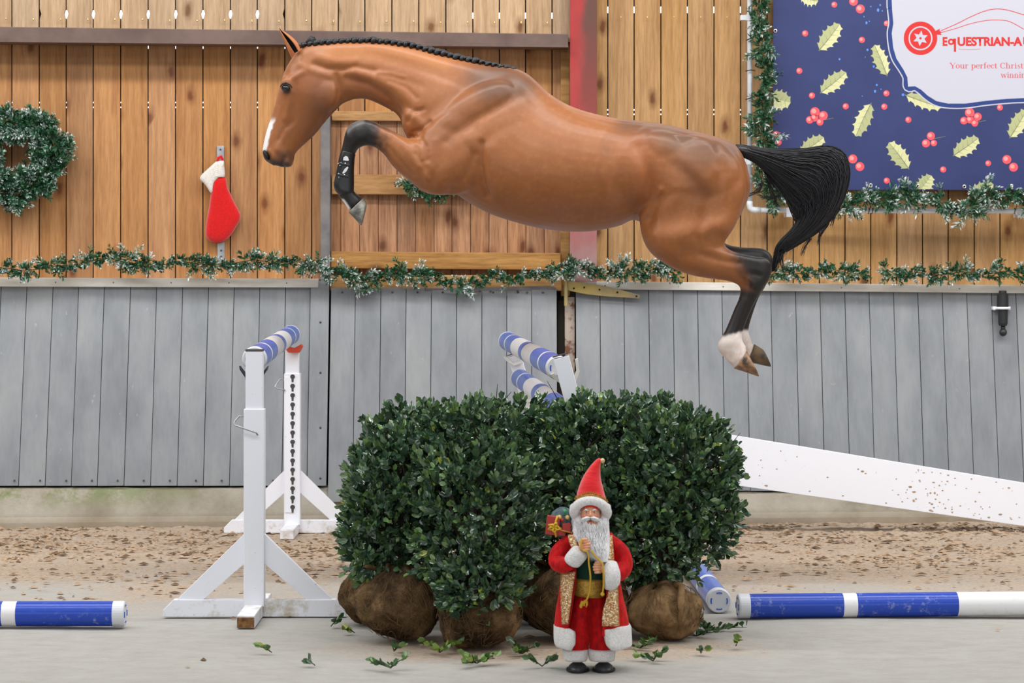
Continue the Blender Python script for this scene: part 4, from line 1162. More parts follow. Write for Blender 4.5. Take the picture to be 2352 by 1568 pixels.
    for (c, rx, rz) in cents:
        ry = min(rx, rz)*1.0
        area = 4*PI*((rx*rz+rx*ry+rz*ry)/3)
        ns = int(area*700*dens)
        dv = blob_dir(ns)
        rad = 1-np.abs(rng.normal(size=ns))*.13
        lump = np.array([1+.22*mn.noise(Vector(d)*2.3+Vector((seed, 1, 0)))+.13*mn.noise(Vector(d)*5.5+Vector((seed, 2, 0))) for d in dv])
        p = np.array(c)[None]+dv*np.array([rx, ry, rz])[None]*(rad*lump)[:, None]
        keep = p[:, 2] > .17
        p = p[keep]; dv = dv[keep]; k = len(p)
        sd = dv+np.array([0, 0, .45])[None]+rng.normal(size=(k, 3))*.55; sd /= np.linalg.norm(sd, axis=1, keepdims=True)
        for q in range(7):
            pos = p+sd*(q*.0085)+rng.normal(size=(k, 3))*.003
            spread = 1.15-.12*q
            ld = sd+rng.normal(size=(k, 3))*.55*spread
            PP.append(pos); DD_.append(ld); SS.append(rng.uniform(.026, .050, k)*(1.05-.05*q))
            TT.append(np.clip(rng.normal(.42, .2, k)+.04*q, 0, .9)+(rng.random(k) > .985)*.4)
    pos = np.concatenate(PP); ld = np.concatenate(DD_); sz = np.concatenate(SS); tt = np.clip(np.concatenate(TT), 0, 1)
    leaves('foliage', pos, ld, sz, tt, M['leaf'], T)
    return T
shrub('shrub at the hedge\'s left front above the widest brown root ball', [(932,1142,118,150,10.05), (880,1230,82,115,10.0), (960,1030,110,88,10.2)], (918, 97, 1483, 1310), 9.95)
shrub('leftmost rear shrub, only a narrow brown root ball edge showing', [(866,1190,66,100,10.45), (952,1022,74,44,10.5)], (850, 66, 1458, 1322), 10.4, .8)
shrub('front centre shrub with foliage hanging low over its root ball', [(1095,1190,150,165,9.85), (1110,1330,90,80,9.68), (1090,1350,62,48,9.60), (1080,1035,120,96,10.0)], (1100, 95, 1508, 1352), 9.75)
shrub('rear middle shrub rising under the crossing poles', [(1180,1012,130,88,10.55), (1060,1020,110,80,10.5), (1235,1120,90,120,10.6), (1150,1230,80,80,10.5)], (1232, 62, 1462, 1310), 10.4, .9)
shrub('shrub behind the red figurine\'s hat, its root ball in shade', [(1390,1052,170,132,10.35), (1430,1190,130,150,10.2), (1310,1170,90,110,10.4)], (1330, 120, 1500, 1325), 9.95)
shrub('rightmost shrub, on a pale burlap-wrapped root ball with folds', [(1560,1100,118,150,10.1), (1600,1200,88,90,10.1), (1622,1080,62,70,10.1), (1510,1250,90,90,10.0)], (1528, 82, 1487, 1350), 9.95, 1.0, cloth=True)
shrub('rear right shrub whose brown root ball shows left of the figurine', [(1500,1005,110,80,10.6), (1350,985,90,62,10.6)], (1290, 52, 1420, 1300), 10.75, .9)

# cut sprigs lying on the sand
def sprig(px, py, n, s, label, green=.5, grp='cut leaf sprigs on the sand'):
    c = G(px, py); T = thing('leaf_sprig', label, 'sprig', c, grp)
    pos = []; d = []
    a0 = random.uniform(0, 2*PI)
    mb = MB()
    for b in range(max(1, n//6)):
        a = a0+b*2.1; L = s*random.uniform(.6, 1.1)
        e = c+Vector((math.cos(a)*L, math.sin(a)*L, .012+random.uniform(0, .03)))
        mb.tube([c+Vector((0, 0, .004)), (c+e)/2+Vector((0, 0, .008)), e], [.0022, .0018, .001], 5)
        for k in range(6):
            t0 = (k+1)/6; pos.append(c.lerp(e, t0)+Vector((0, 0, .008))); an = a+random.choice((-1, 1))*random.uniform(.3, 1.3)
            d.append((math.cos(an), math.sin(an), random.uniform(.0, .9)))
    mb.build('stem', M['twig'], T, kind='stuff')
    pos = np.array(pos); d = np.array(d); k = len(pos)
    leaves('leaves', pos, d, rng.uniform(.026, .042, k), np.clip(rng.normal(green, .2, k), 0, 1), M['litter'], T)
sprig(624,1500,6,.05,'small bright green three-leaf sprig alone on the sand at left', .75)
sprig(724,1530,6,.035,'small dark green curled sprig left of the figurine, alone on the sand', .1)
sprig(905,1497,12,.06,'dark sprig on the sand beside the widest root ball\'s foot', .3)
sprig(897,1536,18,.08,'flat sprig nearest the lower edge left of the front root ball', .5)
sprig(1010,1500,24,.09,'tall bright green sprig at the front root ball\'s left foot', .8)
sprig(1095,1525,30,.09,'bushy green sprig in front of the front centre root ball', .6)
sprig(1200,1503,24,.08,'dark leafy sprig at the right foot of the front root ball', .25)
sprig(1245,1532,12,.08,'two-leaf sprig on the sand just left of the figurine\'s boots', .4)
sprig(1470,1490,30,.10,'leafy sprig right behind the figurine\'s coat hem', .55)
sprig(1500,1520,18,.08,'sprig on the sand right of the figurine\'s boots', .5)
sprig(1640,1450,42,.14,'largest pile of dark cuttings by the pale burlap root ball', .3)
sprig(1600,1462,30,.12,'dark cuttings tucked against the pale burlap root ball', .25)
sprig(1690,1485,8,.045,'bright yellow-green sprig farthest right on the sand', .9)
sprig(1610,1500,10,.05,'small sprig between the pale burlap root ball and lower edge', .5)
sprig(815,1455,8,.045,'light green sprig at the leftmost root ball\'s foot', .85)
sprig(760,1440,10,.05,'dry dark sprig left of all root balls', .2)

# ------------------------------------------------------------------ pine garlands and wreath
M['needle'] = None; M['core_green'] = mat('garland_core', rgb(26,52,36), .8)
def needle_mat(name, frost):
    m = mat(name, rgb(30,72,48), .5, .35); t = NT(m)
    at = t.n('ShaderNodeAttribute', attribute_name='tint')
    t.color(t.ramp(at.outputs['Fac'], [(.0, rgb(20,50,34)), (.40, rgb(36,88,54)), (.60, rgb(80,128,96)), (.76, rgb(190,200,200)), (1., rgb(240,240,242))]))
    return m
M['needle'] = needle_mat('artificial_pine', 0)
def tufts(name, base, dirs, L, nn, frost, parent, wn=.0044):
    # brush-like twigs: needles round a short stem
    V = []; T_ = []
    n = len(base)
    d = dirs/np.linalg.norm(dirs, axis=1, keepdims=True)
    for q in range(nn):
        u = q/(nn-1)
        p = base+d*(L*u)[:, None]
        sp = rng.normal(size=(n, 3)); sp -= (sp*d).sum(1)[:, None]*d*.9
        sp /= np.linalg.norm(sp, axis=1, keepdims=True)
        nd = sp*.8+d*.75; nd /= np.linalg.norm(nd, axis=1, keepdims=True)
        ln = L*.52*(1-.35*u)*rng.uniform(.8, 1.15, n)
        sd = np.cross(nd, rng.normal(size=(n, 3))); sd /= np.linalg.norm(sd, axis=1, keepdims=True)
        tip = p+nd*ln[:, None]; mid = p+nd*(ln*.55)[:, None]
        V += [p, mid+sd*wn, tip, mid-sd*wn]
        g = np.clip(rng.normal(.35, .13, n), 0, .6)
        fr = np.clip(frost*(.25+.9*u), 0, 1)
        T_ += [g, np.clip(g+fr*.45, 0, 1), np.clip(g+fr*.95, 0, 1), np.clip(g+fr*.45, 0, 1)]
    V = np.stack(V, 1).reshape(-1, 3); TT = np.stack(T_, 1).reshape(-1)
    k = len(V)//4; Fq = np.arange(k*4).reshape(-1, 4)
    o = fast_mesh(name, V, Fq, M['needle'], parent=parent, kind='stuff')
    a = o.data.attributes.new('tint', 'FLOAT', 'POINT'); a.data.foreach_set('value', TT.astype(np.float32))
    return o
def resample(pts, step):
    pts = [Vector(p) for p in pts]; out = []
    A = catmull([list(p) for p in pts], 8); A = [Vector(a) for a in A]
    acc = 0
    for a, b in zip(A[:-1], A[1:]):
        L = (b-a).length
        while acc < L: out.append(a.lerp(b, acc/max(L, 1e-9))); acc += step
        acc -= L
    return out
def garland(name, label, cat, pts, step=.018, L=(.05, .085), frost_p=.4, per=3, loc=None, flat=.5, sags=0, grp=None, nn=26):
    c = resample(pts, step); T = thing(name, label, cat, loc or c[0], grp)
    mb = MB(); q = [p for p in c[::3]]+[c[-1]]; mb.tube(q, .0025, 6); mb.build('wire_core', M['core_green'], T)
    base = []; dr = []; fr = []; LL = []
    for i, p in enumerate(c):
        t = (c[min(i+1, len(c)-1)]-c[max(i-1, 0)]).normalized()
        cl = .5+.5*math.sin(i*.35+mn.noise((i*.11, 0, 5))*6)
        for k in range(per):
            r = Vector((random.gauss(0, 1), -abs(random.gauss(0, flat)), random.gauss(0, 1)))
            r -= t*r.dot(t)
            d = (r.normalized()*random.uniform(.5, 1.1)+t*random.choice((-1, 1, 1))*random.uniform(.3, 1.2)).normalized()
            base.append(p+r.normalized()*.006); dr.append(d); LL.append(random.uniform(*L)*(.45+.75*cl))
            fr.append(random.uniform(.55, 1.1) if random.random() < frost_p*(.4+1.2*cl) else random.uniform(0, .12))
    tufts('pine_twigs', np.array([list(b) for b in base]), np.array([list(b) for b in dr]), np.array(LL), nn, np.array(fr), T)
    return T
OG = .24
gp = [(-60,628),(10,622),(60,628),(130,618),(190,612),(230,600),(300,604),(360,618),(410,606),(470,616),(530,612),(590,604),(640,614),(690,608),(735,614),(770,632),(820,648),(870,642),(905,622),(950,636),(985,632),(1015,645),(1055,655),(1100,648),(1130,634),(1180,642),(1240,630),(1290,624),(1340,626),(1390,636),(1440,628),(1480,632),(1510,622),(1550,634)]
garland('pine_garland', 'frosted green pine garland along the ledge, left and centre', 'garland', [W(x, y-(0 if 770 < x < 1290 else 7), OG-(.04 if 770 < x < 1290 else 0)) for x, y in gp])
gp2 = [(1770,636),(1800,630),(1850,634),(1900,622),(1950,632),(1995,636)]
garland('pine_garland', 'short pine garland on the ledge below the black tail', 'garland', [W(x, y-5, OG) for x, y in gp2])
gp3 = [(2035,622),(2065,636),(2110,630),(2160,636),(2210,628),(2260,634),(2310,626),(2345,632),(2400,630),(2460,636)]
garland('pine_garland', 'pine garland on the ledge at the right edge', 'garland', [W(x, y-4, OG) for x, y in gp3])
# upright single twigs standing out of the ledge garland
OP = .15
gv = [(1742,-60),(1745,0),(1738,40),(1752,90),(1748,130),(1762,165),(1748,200),(1752,250),(1748,290),(1760,330),(1750,370),(1752,410),(1775,440),(1790,470)]
garland('pine_garland', 'pine garland wound down the vertical white pipe', 'garland', [W(x, y, OP+.05) for x, y in gv], frost_p=.25, L=(.07, .11))
gb = [(1930,478),(1965,470),(2000,450),(2040,458),(2075,440),(2110,462),(2150,458),(2190,486),(2230,478),(2262,448),(2300,455),(2330,445),(2380,470),(2450,460)]
garland('pine_garland', 'pine garland draped along the horizontal white pipe under the banner', 'garland', [W(x, y, OP+.06) for x, y in gb], frost_p=.45, L=(.07, .11))
gd = [(936,412),(950,425),(975,440),(1000,456),(1020,440),(1060,420),(1120,410)]
garland('pine_garland', 'pine garland end peeking out below the horse\'s elbow', 'garland', [W(x, y, .13) for x, y in gd], frost_p=.3)
# wreath
wc = (42, 358); WT = thing('pine_wreath', 'frosted green pine wreath on the plank wall at far left', 'wreath', W(42, 358, .05))
base = []; dr = []; LL = []; fr = []
for k in range(900):
    a = random.uniform(0, 2*PI); R0 = 82+7*math.sin(3*a+.8); rr = R0+random.uniform(-26, 16)+9*math.sin(7*a+1)+5*math.sin(11*a)
    p = W(wc[0]+rr*math.cos(a), wc[1]-rr*math.sin(a), .05+random.uniform(0, .09))
    o_ = .9 if rr > R0-4 else -.35
    d = Vector((math.cos(a)*o_*random.uniform(.3, 1.1)-math.sin(a)*random.uniform(-.3, 1.0), -random.uniform(.15, .9), math.sin(a)*o_*random.uniform(.3, 1.1)+math.cos(a)*random.uniform(-.3, 1.0)))
    base.append(list(p)); dr.append(list(d)); LL.append(random.uniform(.055, .09)); fr.append(random.uniform(.35, .8) if random.random() < .5 else random.uniform(.05, .2))
tufts('pine_twigs', np.array(base), np.array(dr), np.array(LL), 34, np.array(fr), WT)
mb = MB(); mb.tube([W(wc[0]+82*math.cos(a), wc[1]-82*math.sin(a), .02) for a in [i*2*PI/40 for i in range(41)]], .008, 8); mb.build('wire_ring', M['core_green'], WT, smooth=True)

# ------------------------------------------------------------------ white pipe frame
M['pipe'] = mat('white_pipe', rgb(212,216,222), .35, .4)
PF = thing('pipe_frame', 'white pipe frame bracketed to the plank wall around the banner', 'pipe', W(1722, 482, OP))
def pipe(pts, r, name='pipe', par=PF, m='pipe', n=16):
    mb = MB(); mb.tube(pts, r, n); return mb.build(name, M[m], par, smooth=True)
rp = .0152
pipe([W(1722, -330, OP), W(1722, 470, OP)], rp)
pipe([W(1736, 482.5, OP), W(3100, 488, OP)], rp)
pipe([W(1722, 462, OP), W(1722, 470, OP), W(1723, 477, OP), W(1727, 481, OP), W(1734, 482.5, OP), W(1746, 482.5, OP)], rp*1.25, 'elbow')
for (x, y, v) in ((1722, 370, 1), (1722, 40, 1), (1814, 484, 0), (2345, 485, 0)):
    mb = MB(); c = W(x, y, OP)
    if v:
        mb.tube([c+Vector((0, 0, -.02)), c+Vector((0, 0, .02))], rp*1.35, 14); mb.box(c+Vector((-.03, .03, 0)), (.05, .05, .03))
    else:
        mb.box(c+Vector((0, .05, -.012)), (.045, .14, .05)); mb.tube([c+Vector((-.022, 0, 0)), c+Vector((.022, 0, 0))], rp*1.3, 14)
    mb.build('bracket', M['pipe'], PF)
M['tie'] = mat('black_cable_tie', rgb(22,22,24), .5)
for (x, y, dx, dy) in ((1718, 90, 26, -14), (1716, 226, 22, -6), (1745, 332, 28, -22), (1722, 448, 50, -18), (1716, 160, 18, 2)):
    mb = MB(); mb.tube([W(x-4, y+3, OP+.025), W(x+dx*.5, y+dy*.4, OP+.03), W(x+dx, y+dy, OP+.05)], .0035, 6); mb.build('cable_tie', M['tie'], PF)
for x in (1995, 2003, 2108, 2180, 2330):
    mb = MB(); c = W(x, 484, OP); mb.tube([c+Vector((.002*math.sin(a), rp*1.15*math.cos(a), rp*1.15*math.sin(a))) for a in [i*2*PI/12 for i in range(13)]], .0025, 5); mb.tube([c+Vector((0, -.02, 0)), c+Vector((.01, -.03, .03))], .002, 5); mb.build('cable_tie', M['tie'], PF)

# ------------------------------------------------------------------ banner
def B(px, py, lift=0.0): return W(px, py, .10+lift)
BN = thing('banner', 'blue banner with holly leaves, red berries and a white nameplate', 'banner', W(1776, 436, .1))
M['ban_blue'] = noisy('banner_blue', rgb(42,51,98), rgb(47,57,106), 3, .5, .35)
M['ban_white'] = mat('banner_white', rgb(188,188,200), .5, .3); M['ban_red'] = mat('banner_red', rgb(200,46,44), .5, .3)
M['ban_pink'] = mat('banner_text_red', rgb(206,96,104), .5, .3); M['holly_l'] = mat('holly_light', rgb(206,206,156), .5); M['holly_d'] = mat('holly_mid', rgb(172,176,128), .5)
M['holly_v'] = mat('holly_vein', rgb(120,124,92), .5); M['berry'] = mat('berry_red', rgb(232,84,92), .5); M['berry_h'] = mat('berry_shine', rgb(244,150,150), .5); M['ban_dark'] = mat('banner_navy', rgb(38,60,122), .5, .3)
M['spark'] = mat('banner_speck', rgb(84,140,226), .5)
mb = MB(); f4 = [B(1776, -330), B(3050, -330), B(3050, 436), B(1776, 436)]
mb.hexa(f4, [p+Vector((0, .004, 0)) for p in f4]); mb.build('vinyl_sheet', M['ban_blue'], BN)
def decal(name, polys, m, par=BN, lift=.0006):
    mb = MB()
    for poly in polys:
        mb.add([B(x, y, lift) for x, y in poly], [tuple(range(len(poly)))])
    o = mb.build(name, m, par); 
    if len(polys) > 1: o['kind'] = 'stuff'
    return o
def ribbon(name, pts, wd, m, par=BN, lift=.0008, sub=6):
    A = catmull(pts, sub); vs = []; mb = MB(); K = len(A)
    for i in range(K):
        t = A[min(i+1, K-1)]-A[max(i-1, 0)]; L = np.hypot(*t); nx, ny = -t[1]/L, t[0]/L
        ww = wd[0]+(wd[1]-wd[0])*i/(K-1) if isinstance(wd, tuple) else wd
        vs += [B(A[i][0]+nx*ww/2, A[i][1]+ny*ww/2, lift), B(A[i][0]-nx*ww/2, A[i][1]-ny*ww/2, lift)]
    mb.add(vs, [(2*i, 2*i+1, 2*i+3, 2*i+2) for i in range(K-1)]); return mb.build(name, m, par)
def holly(x0, y0, x1, y1, wd, clip=None):
    # from stem (x0,y0) to tip (x1,y1): half width wd, spiny margin
    dx, dy = x1-x0, y1-y0; L = math.hypot(dx, dy); ux, uy = dx/L, dy/L; nx, ny = -uy, ux
    def side(sg):
        out = []
        K = 5
        for k in range(K):
            t0 = k/K; prof = lambda t: math.sin(PI*min(max(t, .02), .98))**.55
            out.append((t0, prof(t0)*wd*.80 if k else 0)); out.append((t0+.30/K, prof(t0+.3/K)*wd*.84)); out.append((t0+.66/K, prof(t0+.6/K)*wd*.92+4.2)); out.append((t0+.74/K, prof(t0+.74/K)*wd*.84))
        out.append((1, 0)); return out
    pl = [(x0+ux*L*t+nx*sg_*v, y0+uy*L*t+ny*sg_*v) for sg_ in (1,) for t, v in side(1)]
    pr = [(x0+ux*L*t-nx*v, y0+uy*L*t-ny*v) for t, v in side(-1)]
    def cl(poly):
        if clip is None: return poly
        ax, lim, keep = clip; out = []
        n = len(poly)
        for i in range(n):
            a = poly[i]; b = poly[(i+1) % n]; va = (a[ax]-lim)*keep; vb = (b[ax]-lim)*keep
            if va >= 0: out.append(a)
            if (va >= 0) != (vb >= 0):
                t = va/(va-vb); out.append((a[0]+(b[0]-a[0])*t, a[1]+(b[1]-a[1])*t))
        return out
    pl = cl(pl); pr = cl(pr)
    H = None
    mb = MB()
    if len(pl) > 2: mb.add([B(x, y, .0006) for x, y in pl], [tuple(range(len(pl)))], 0)
    if len(pr) > 2: mb.add([B(x, y, .0006) for x, y in pr], [tuple(range(len(pr)))], 1)
    H = mb.build('holly_leaf_print', [M['holly_l'], M['holly_d']], BN)
    ax = clip
    def ok(x, y): return clip is None or ((x, y)[clip[0]]-clip[1])*clip[2] >= 0
    if ok(x0, y0) and ok(x1, y1):
        ribbon('midrib', [(x0-ux*3, y0-uy*3), ((x0+x1)/2+nx*1.0, (y0+y1)/2+ny*1.0), (x1, y1)], (2.2, .8), M['holly_v'], H)
    mb = MB()
    for k in range(1, 5):
        for sg in (1, -1):
            t = k/5.4; bx, by = x0+ux*L*t, y0+uy*L*t; ex, ey = bx+ux*L*.13+nx*sg*wd*.62, by+uy*L*.13+ny*sg*wd*.62
            if ok(bx, by) and ok(ex, ey):
                mb.add([B(bx, by, .0009), B(bx+ux*1.2, by+uy*1.2, .0009), B(ex, ey, .0009)], [(0, 1, 2)])
    if mb.v: mb.build('side_veins', M['holly_v'], H, kind='stuff')
cr = lambda x, y: (1700+x/3.015, y/3.015)
for a, b, wd, cl in [((550,345),(690,165),62,None), ((560,640),(735,500),58,None), ((905,720),(800,945),56,None), ((1015,520),(930,310),52,None), ((1165,1165),(1030,985),60,None), ((1480,1075),(1650,955),60,None),
                     ((1150,660),(1395,745),50,None), ((215,770),(255,630),0,None), ((1240,1330),(1325,1215),58,(1, 434, -1)), ((1590,1340),(1755,1275),48,(1, 434, -1)), ((1870,950),(1985,760),60,None), ((420,1060),(580,950),58,None), ((420,-25),(540,10),50,None)]:
    if wd == 0: continue
    (xa, ya), (xb, yb) = cr(*a), cr(*b); holly(xa, ya, xb, yb, wd/3.015, cl)
holly(1762, 222, 1816, 236, 24, (0, 1777, 1))
def disc(name, cx, cy, r, m, par=BN, lift=.0007, n=24, inner=None, ry=None):
    ry = ry or r
    if inner is None:
        mb = MB(); mb.add([B(cx+r*math.cos(2*PI*i/n), cy+ry*math.sin(2*PI*i/n), lift) for i in range(n)], [tuple(range(n))])
    else:
        mb = MB(); mb.add([B(cx+q*math.cos(2*PI*i/n), cy+q*math.sin(2*PI*i/n), lift) for i in range(n) for q in (r, inner)], [(2*i, 2*i+1, 2*((i+1) % n)+1, 2*((i+1) % n)) for i in range(n)])
    return mb.build(name, m, par)
berries = [(652,32,20),(785,10,30),(832,62,31),(450,231,21),(843,276,21),(410,490,21),(497,661,21),(731,736,21),(1013,646,21),(998,738,21),(1165,829,21),(1015,162,20),(518,775,33),(576,800,31),(515,815,26),(482,830,26),(553,845,24),
  (1590,780,33),(1645,808,28),(1592,828,26),(1550,835,26),(1625,852,24),(1321,941,28),(1287,992,28),(1341,990,22),(1847,1104,31),(1893,1157,31),(1718,1130,20),(1406,1173,21),(780,1100,31),(829,1153,31),(1015,1250,21),(1799,744,21),(248,933,26),(266,985,22)]
for x, y, r in berries:
    (bx, by) = cr(x, y); d = disc('berry_print', bx, by, r/3.015, M['berry'], n=18)
    disc('shine', bx-r*.08, by-r*.06, r/3.015*.5, M['berry_h'], d, .0010, 12)
for x, y, r in ((545,838,20),(1600,855,20),(1320,965,14)):
    (bx, by) = cr(x, y); d = ribbon('berry_stem_print', [(bx, by), (bx+14, by-3), (bx+34, by-7)], (1.6, .8), M['holly_v'], lift=.0005)
for x, y in [(955,70),(985,75),(970,35),(905,45),(858,115),(875,158),(895,147),(882,345),(866,395),(925,460),(946,588),(934,632),(976,617),(845,665),(1128,656),(688,410)]:
    bx, by = cr(x, y); r = random.uniform(1.2, 3.2); disc('speck_print', bx, by, r, M['spark'], n=8, lift=.0005, ry=r*random.uniform(1, 1.5))
# nameplate outline
plate = [(1048,-800),(1048,-40),(1052,60),(1061,160),(1050,230),(1060,330),(1082,405),(1130,480),(1158,535),(1163,600),(1212,597),(1252,620),(1300,663),(1360,700),(1440,717),(1560,717),(1700,698),(1850,684),(1966,679),(2300,676),(3400,676),(3400,-800)]
plate = [cr(*p) for p in plate]
PLT = decal('nameplate_print', [plate], M['ban_white'], lift=.0012)
# the leaves tuck under the plate: the navy rim and white line go over them
rim = plate[0:21]
def offset(pts, d):
    out = []
    A = catmull(pts, 5)
    for i in range(len(A)):
        t = A[min(i+1, len(A)-1)]-A[max(i-1, 0)]; L = np.hypot(*t)+1e-9
        out.append((A[i][0]-t[1]/L*d*-1*-1, A[i][1]+t[0]/L*d))
    return out
ribbon('navy_rim_print', offset(rim, 4.5), 10.5, M['ban_dark'], lift=.0009, sub=1)
ribbon('white_rim_line', offset(rim, 10.5), 2.6, M['ban_white'], lift=.0011, sub=1)
# logo
LG = disc('logo_ring', *cr(1249, 265), 38.5, M['ban_red'], PLT, .0016, 40)
disc('logo_circle', *cr(1249, 265), 27.5, M['ban_white'], LG, .0020, 36, inner=24.5)
cx_, cy_ = cr(1249, 265)
star = []
for i in range(12):
    r = 18 if i % 2 == 0 else 9; a = 2*PI*i/12-PI/2+.12; star.append((cx_+r*math.cos(a), cy_+r*math.sin(a)))
mb = MB(); mb.add([B(x, y, .0024) for x, y in star], [tuple(range(12))]); mb.build('logo_star', M['ban_white'], LG)
disc('logo_dot', cx_, cy_, 3, M['ban_red'], LG, .0028, 10)
mb = MB(); mb.add([B(*cr(x, y), .0017) for x, y in [(1350,215),(1385,198),(1380,212),(1394,222),(1388,232),(1398,243),(1360,240)]], [tuple(range(7))]); mb.build('logo_knot', M['ban_red'], LG)
ribbon('logo_line', [cr(*p) for p in [(1390,213),(1500,165),(1600,115),(1700,75),(1780,62),(1860,72),(1966,103),(2100,140),(2300,170)]], 1.7, M['ban_red'], LG, .0017)
ribbon('logo_line', [cr(*p) for p in [(1390,226),(1500,195),(1600,163),(1720,140),(1830,141),(1890,160),(1966,202),(2060,240),(2200,262)]], 1.5, M['ban_red'], LG, .0017)
def text(s, x, y, cap_px, width_px, m, par, lift=.0018, bold=0.0, name='lettering', nfull=None):
    cu = bpy.data.curves.new(name, 'FONT'); cu.body = nfull or s; cu.size = 1; cu.offset = bold
    o = bpy.data.objects.new(name, cu); COL.objects.link(o); bpy.context.view_layer.update()
    wfull = o.dimensions.x
    cu.body = s; bpy.context.view_layer.update(); wd = o.dimensions.x
    dg = bpy.context.evaluated_depsgraph_get(); me = bpy.data.meshes.new_from_object(o.evaluated_get(dg), depsgraph=dg)
    bpy.data.objects.remove(o)
    # scale glyphs straight into banner coordinates
    sx = width_px/wd; sy = cap_px/.70
    for v in me.vertices:
        v.co = B(x+v.co.x*sx, y-v.co.y*sy, lift)
    me.materials.clear(); me.materials.append(m)
    q = bpy.data.objects.new(name, me); COL.objects.link(q); put(q, par); return q, sx
_, sx0 = text('E', 2164.5, 104.3, 18.6, 11.0, M['ban_red'], PLT, bold=.045)
# the q of the word hangs below the line as a tall red letter
disc('lettering', 2184.6, 96.0, 7.4, M['ban_red'], PLT, .0018, 24, inner=3.2)
mb = MB(); mb.add([B(x, y, .0018) for x, y in [(2189,88.5),(2196,88.5),(2196,119),(2191,119),(2191,104)]], [(0,1,2,3,4)]); mb.build('lettering', M['ban_red'], PLT)
text('UESTRIAN-A', 2199.0, 104.3, 18.6, 149, M['ban_red'], PLT, bold=.045)
text('U', 2350.0, 104.3, 18.6, 14, M['ban_red'], PLT, bold=.045)

def vrib(mb, pts, w, X, lift):
    A = catmull([(p[0], p[1], p[2] if len(p) > 2 else w) for p in pts], 5) if len(pts) > 2 else np.array([(p[0], p[1], w) for p in pts], float)
    K = len(A); vs = []
    for i in range(K):
        t_ = A[min(i+1, K-1)]-A[max(i-1, 0)]; L = math.hypot(t_[0], t_[1])+1e-9; nx, ny = -t_[1]/L, t_[0]/L; ww = A[i][2]/2
        vs += [B(*X(A[i][0]+nx*ww, A[i][1]+ny*ww), lift), B(*X(A[i][0]-nx*ww, A[i][1]-ny*ww), lift)]
    mb.add(vs, [(2*i, 2*i+1, 2*i+3, 2*i+2) for i in range(K-1)])
TK, TN = .24, .075
def arc(cx, cy, rx, ry, a0, a1, n=9):
    out = []
    for i in range(n):
        a = math.radians(a0+(a1-a0)*i/(n-1)); out.append((cx+rx*math.cos(a), cy+ry*math.sin(a), TN+(TK-TN)*abs(math.cos(a))**1.6))
    return out
def stem(x, y0, y1, top=True, bot=True):
    g = [([(x, y0), (x, y1)], TK)]
    if bot: g.append(([(x-.24, y0+.03), (x+.24, y0+.03)], TN))
    if top: g.append(([(x-.24, y1-.03), (x+.06, y1-.03)], TN))
    return g
def arch(x0, x1): return [([(x0, .62, TN), ((x0*2+x1)/3, .93, TN), (x1-.10, .92, TN*1.6), (x1, .62, TK), (x1, .3, TK), (x1, .03, TK)], TN), ([(x1-.24, .03), (x1+.24, .03)], TN)]
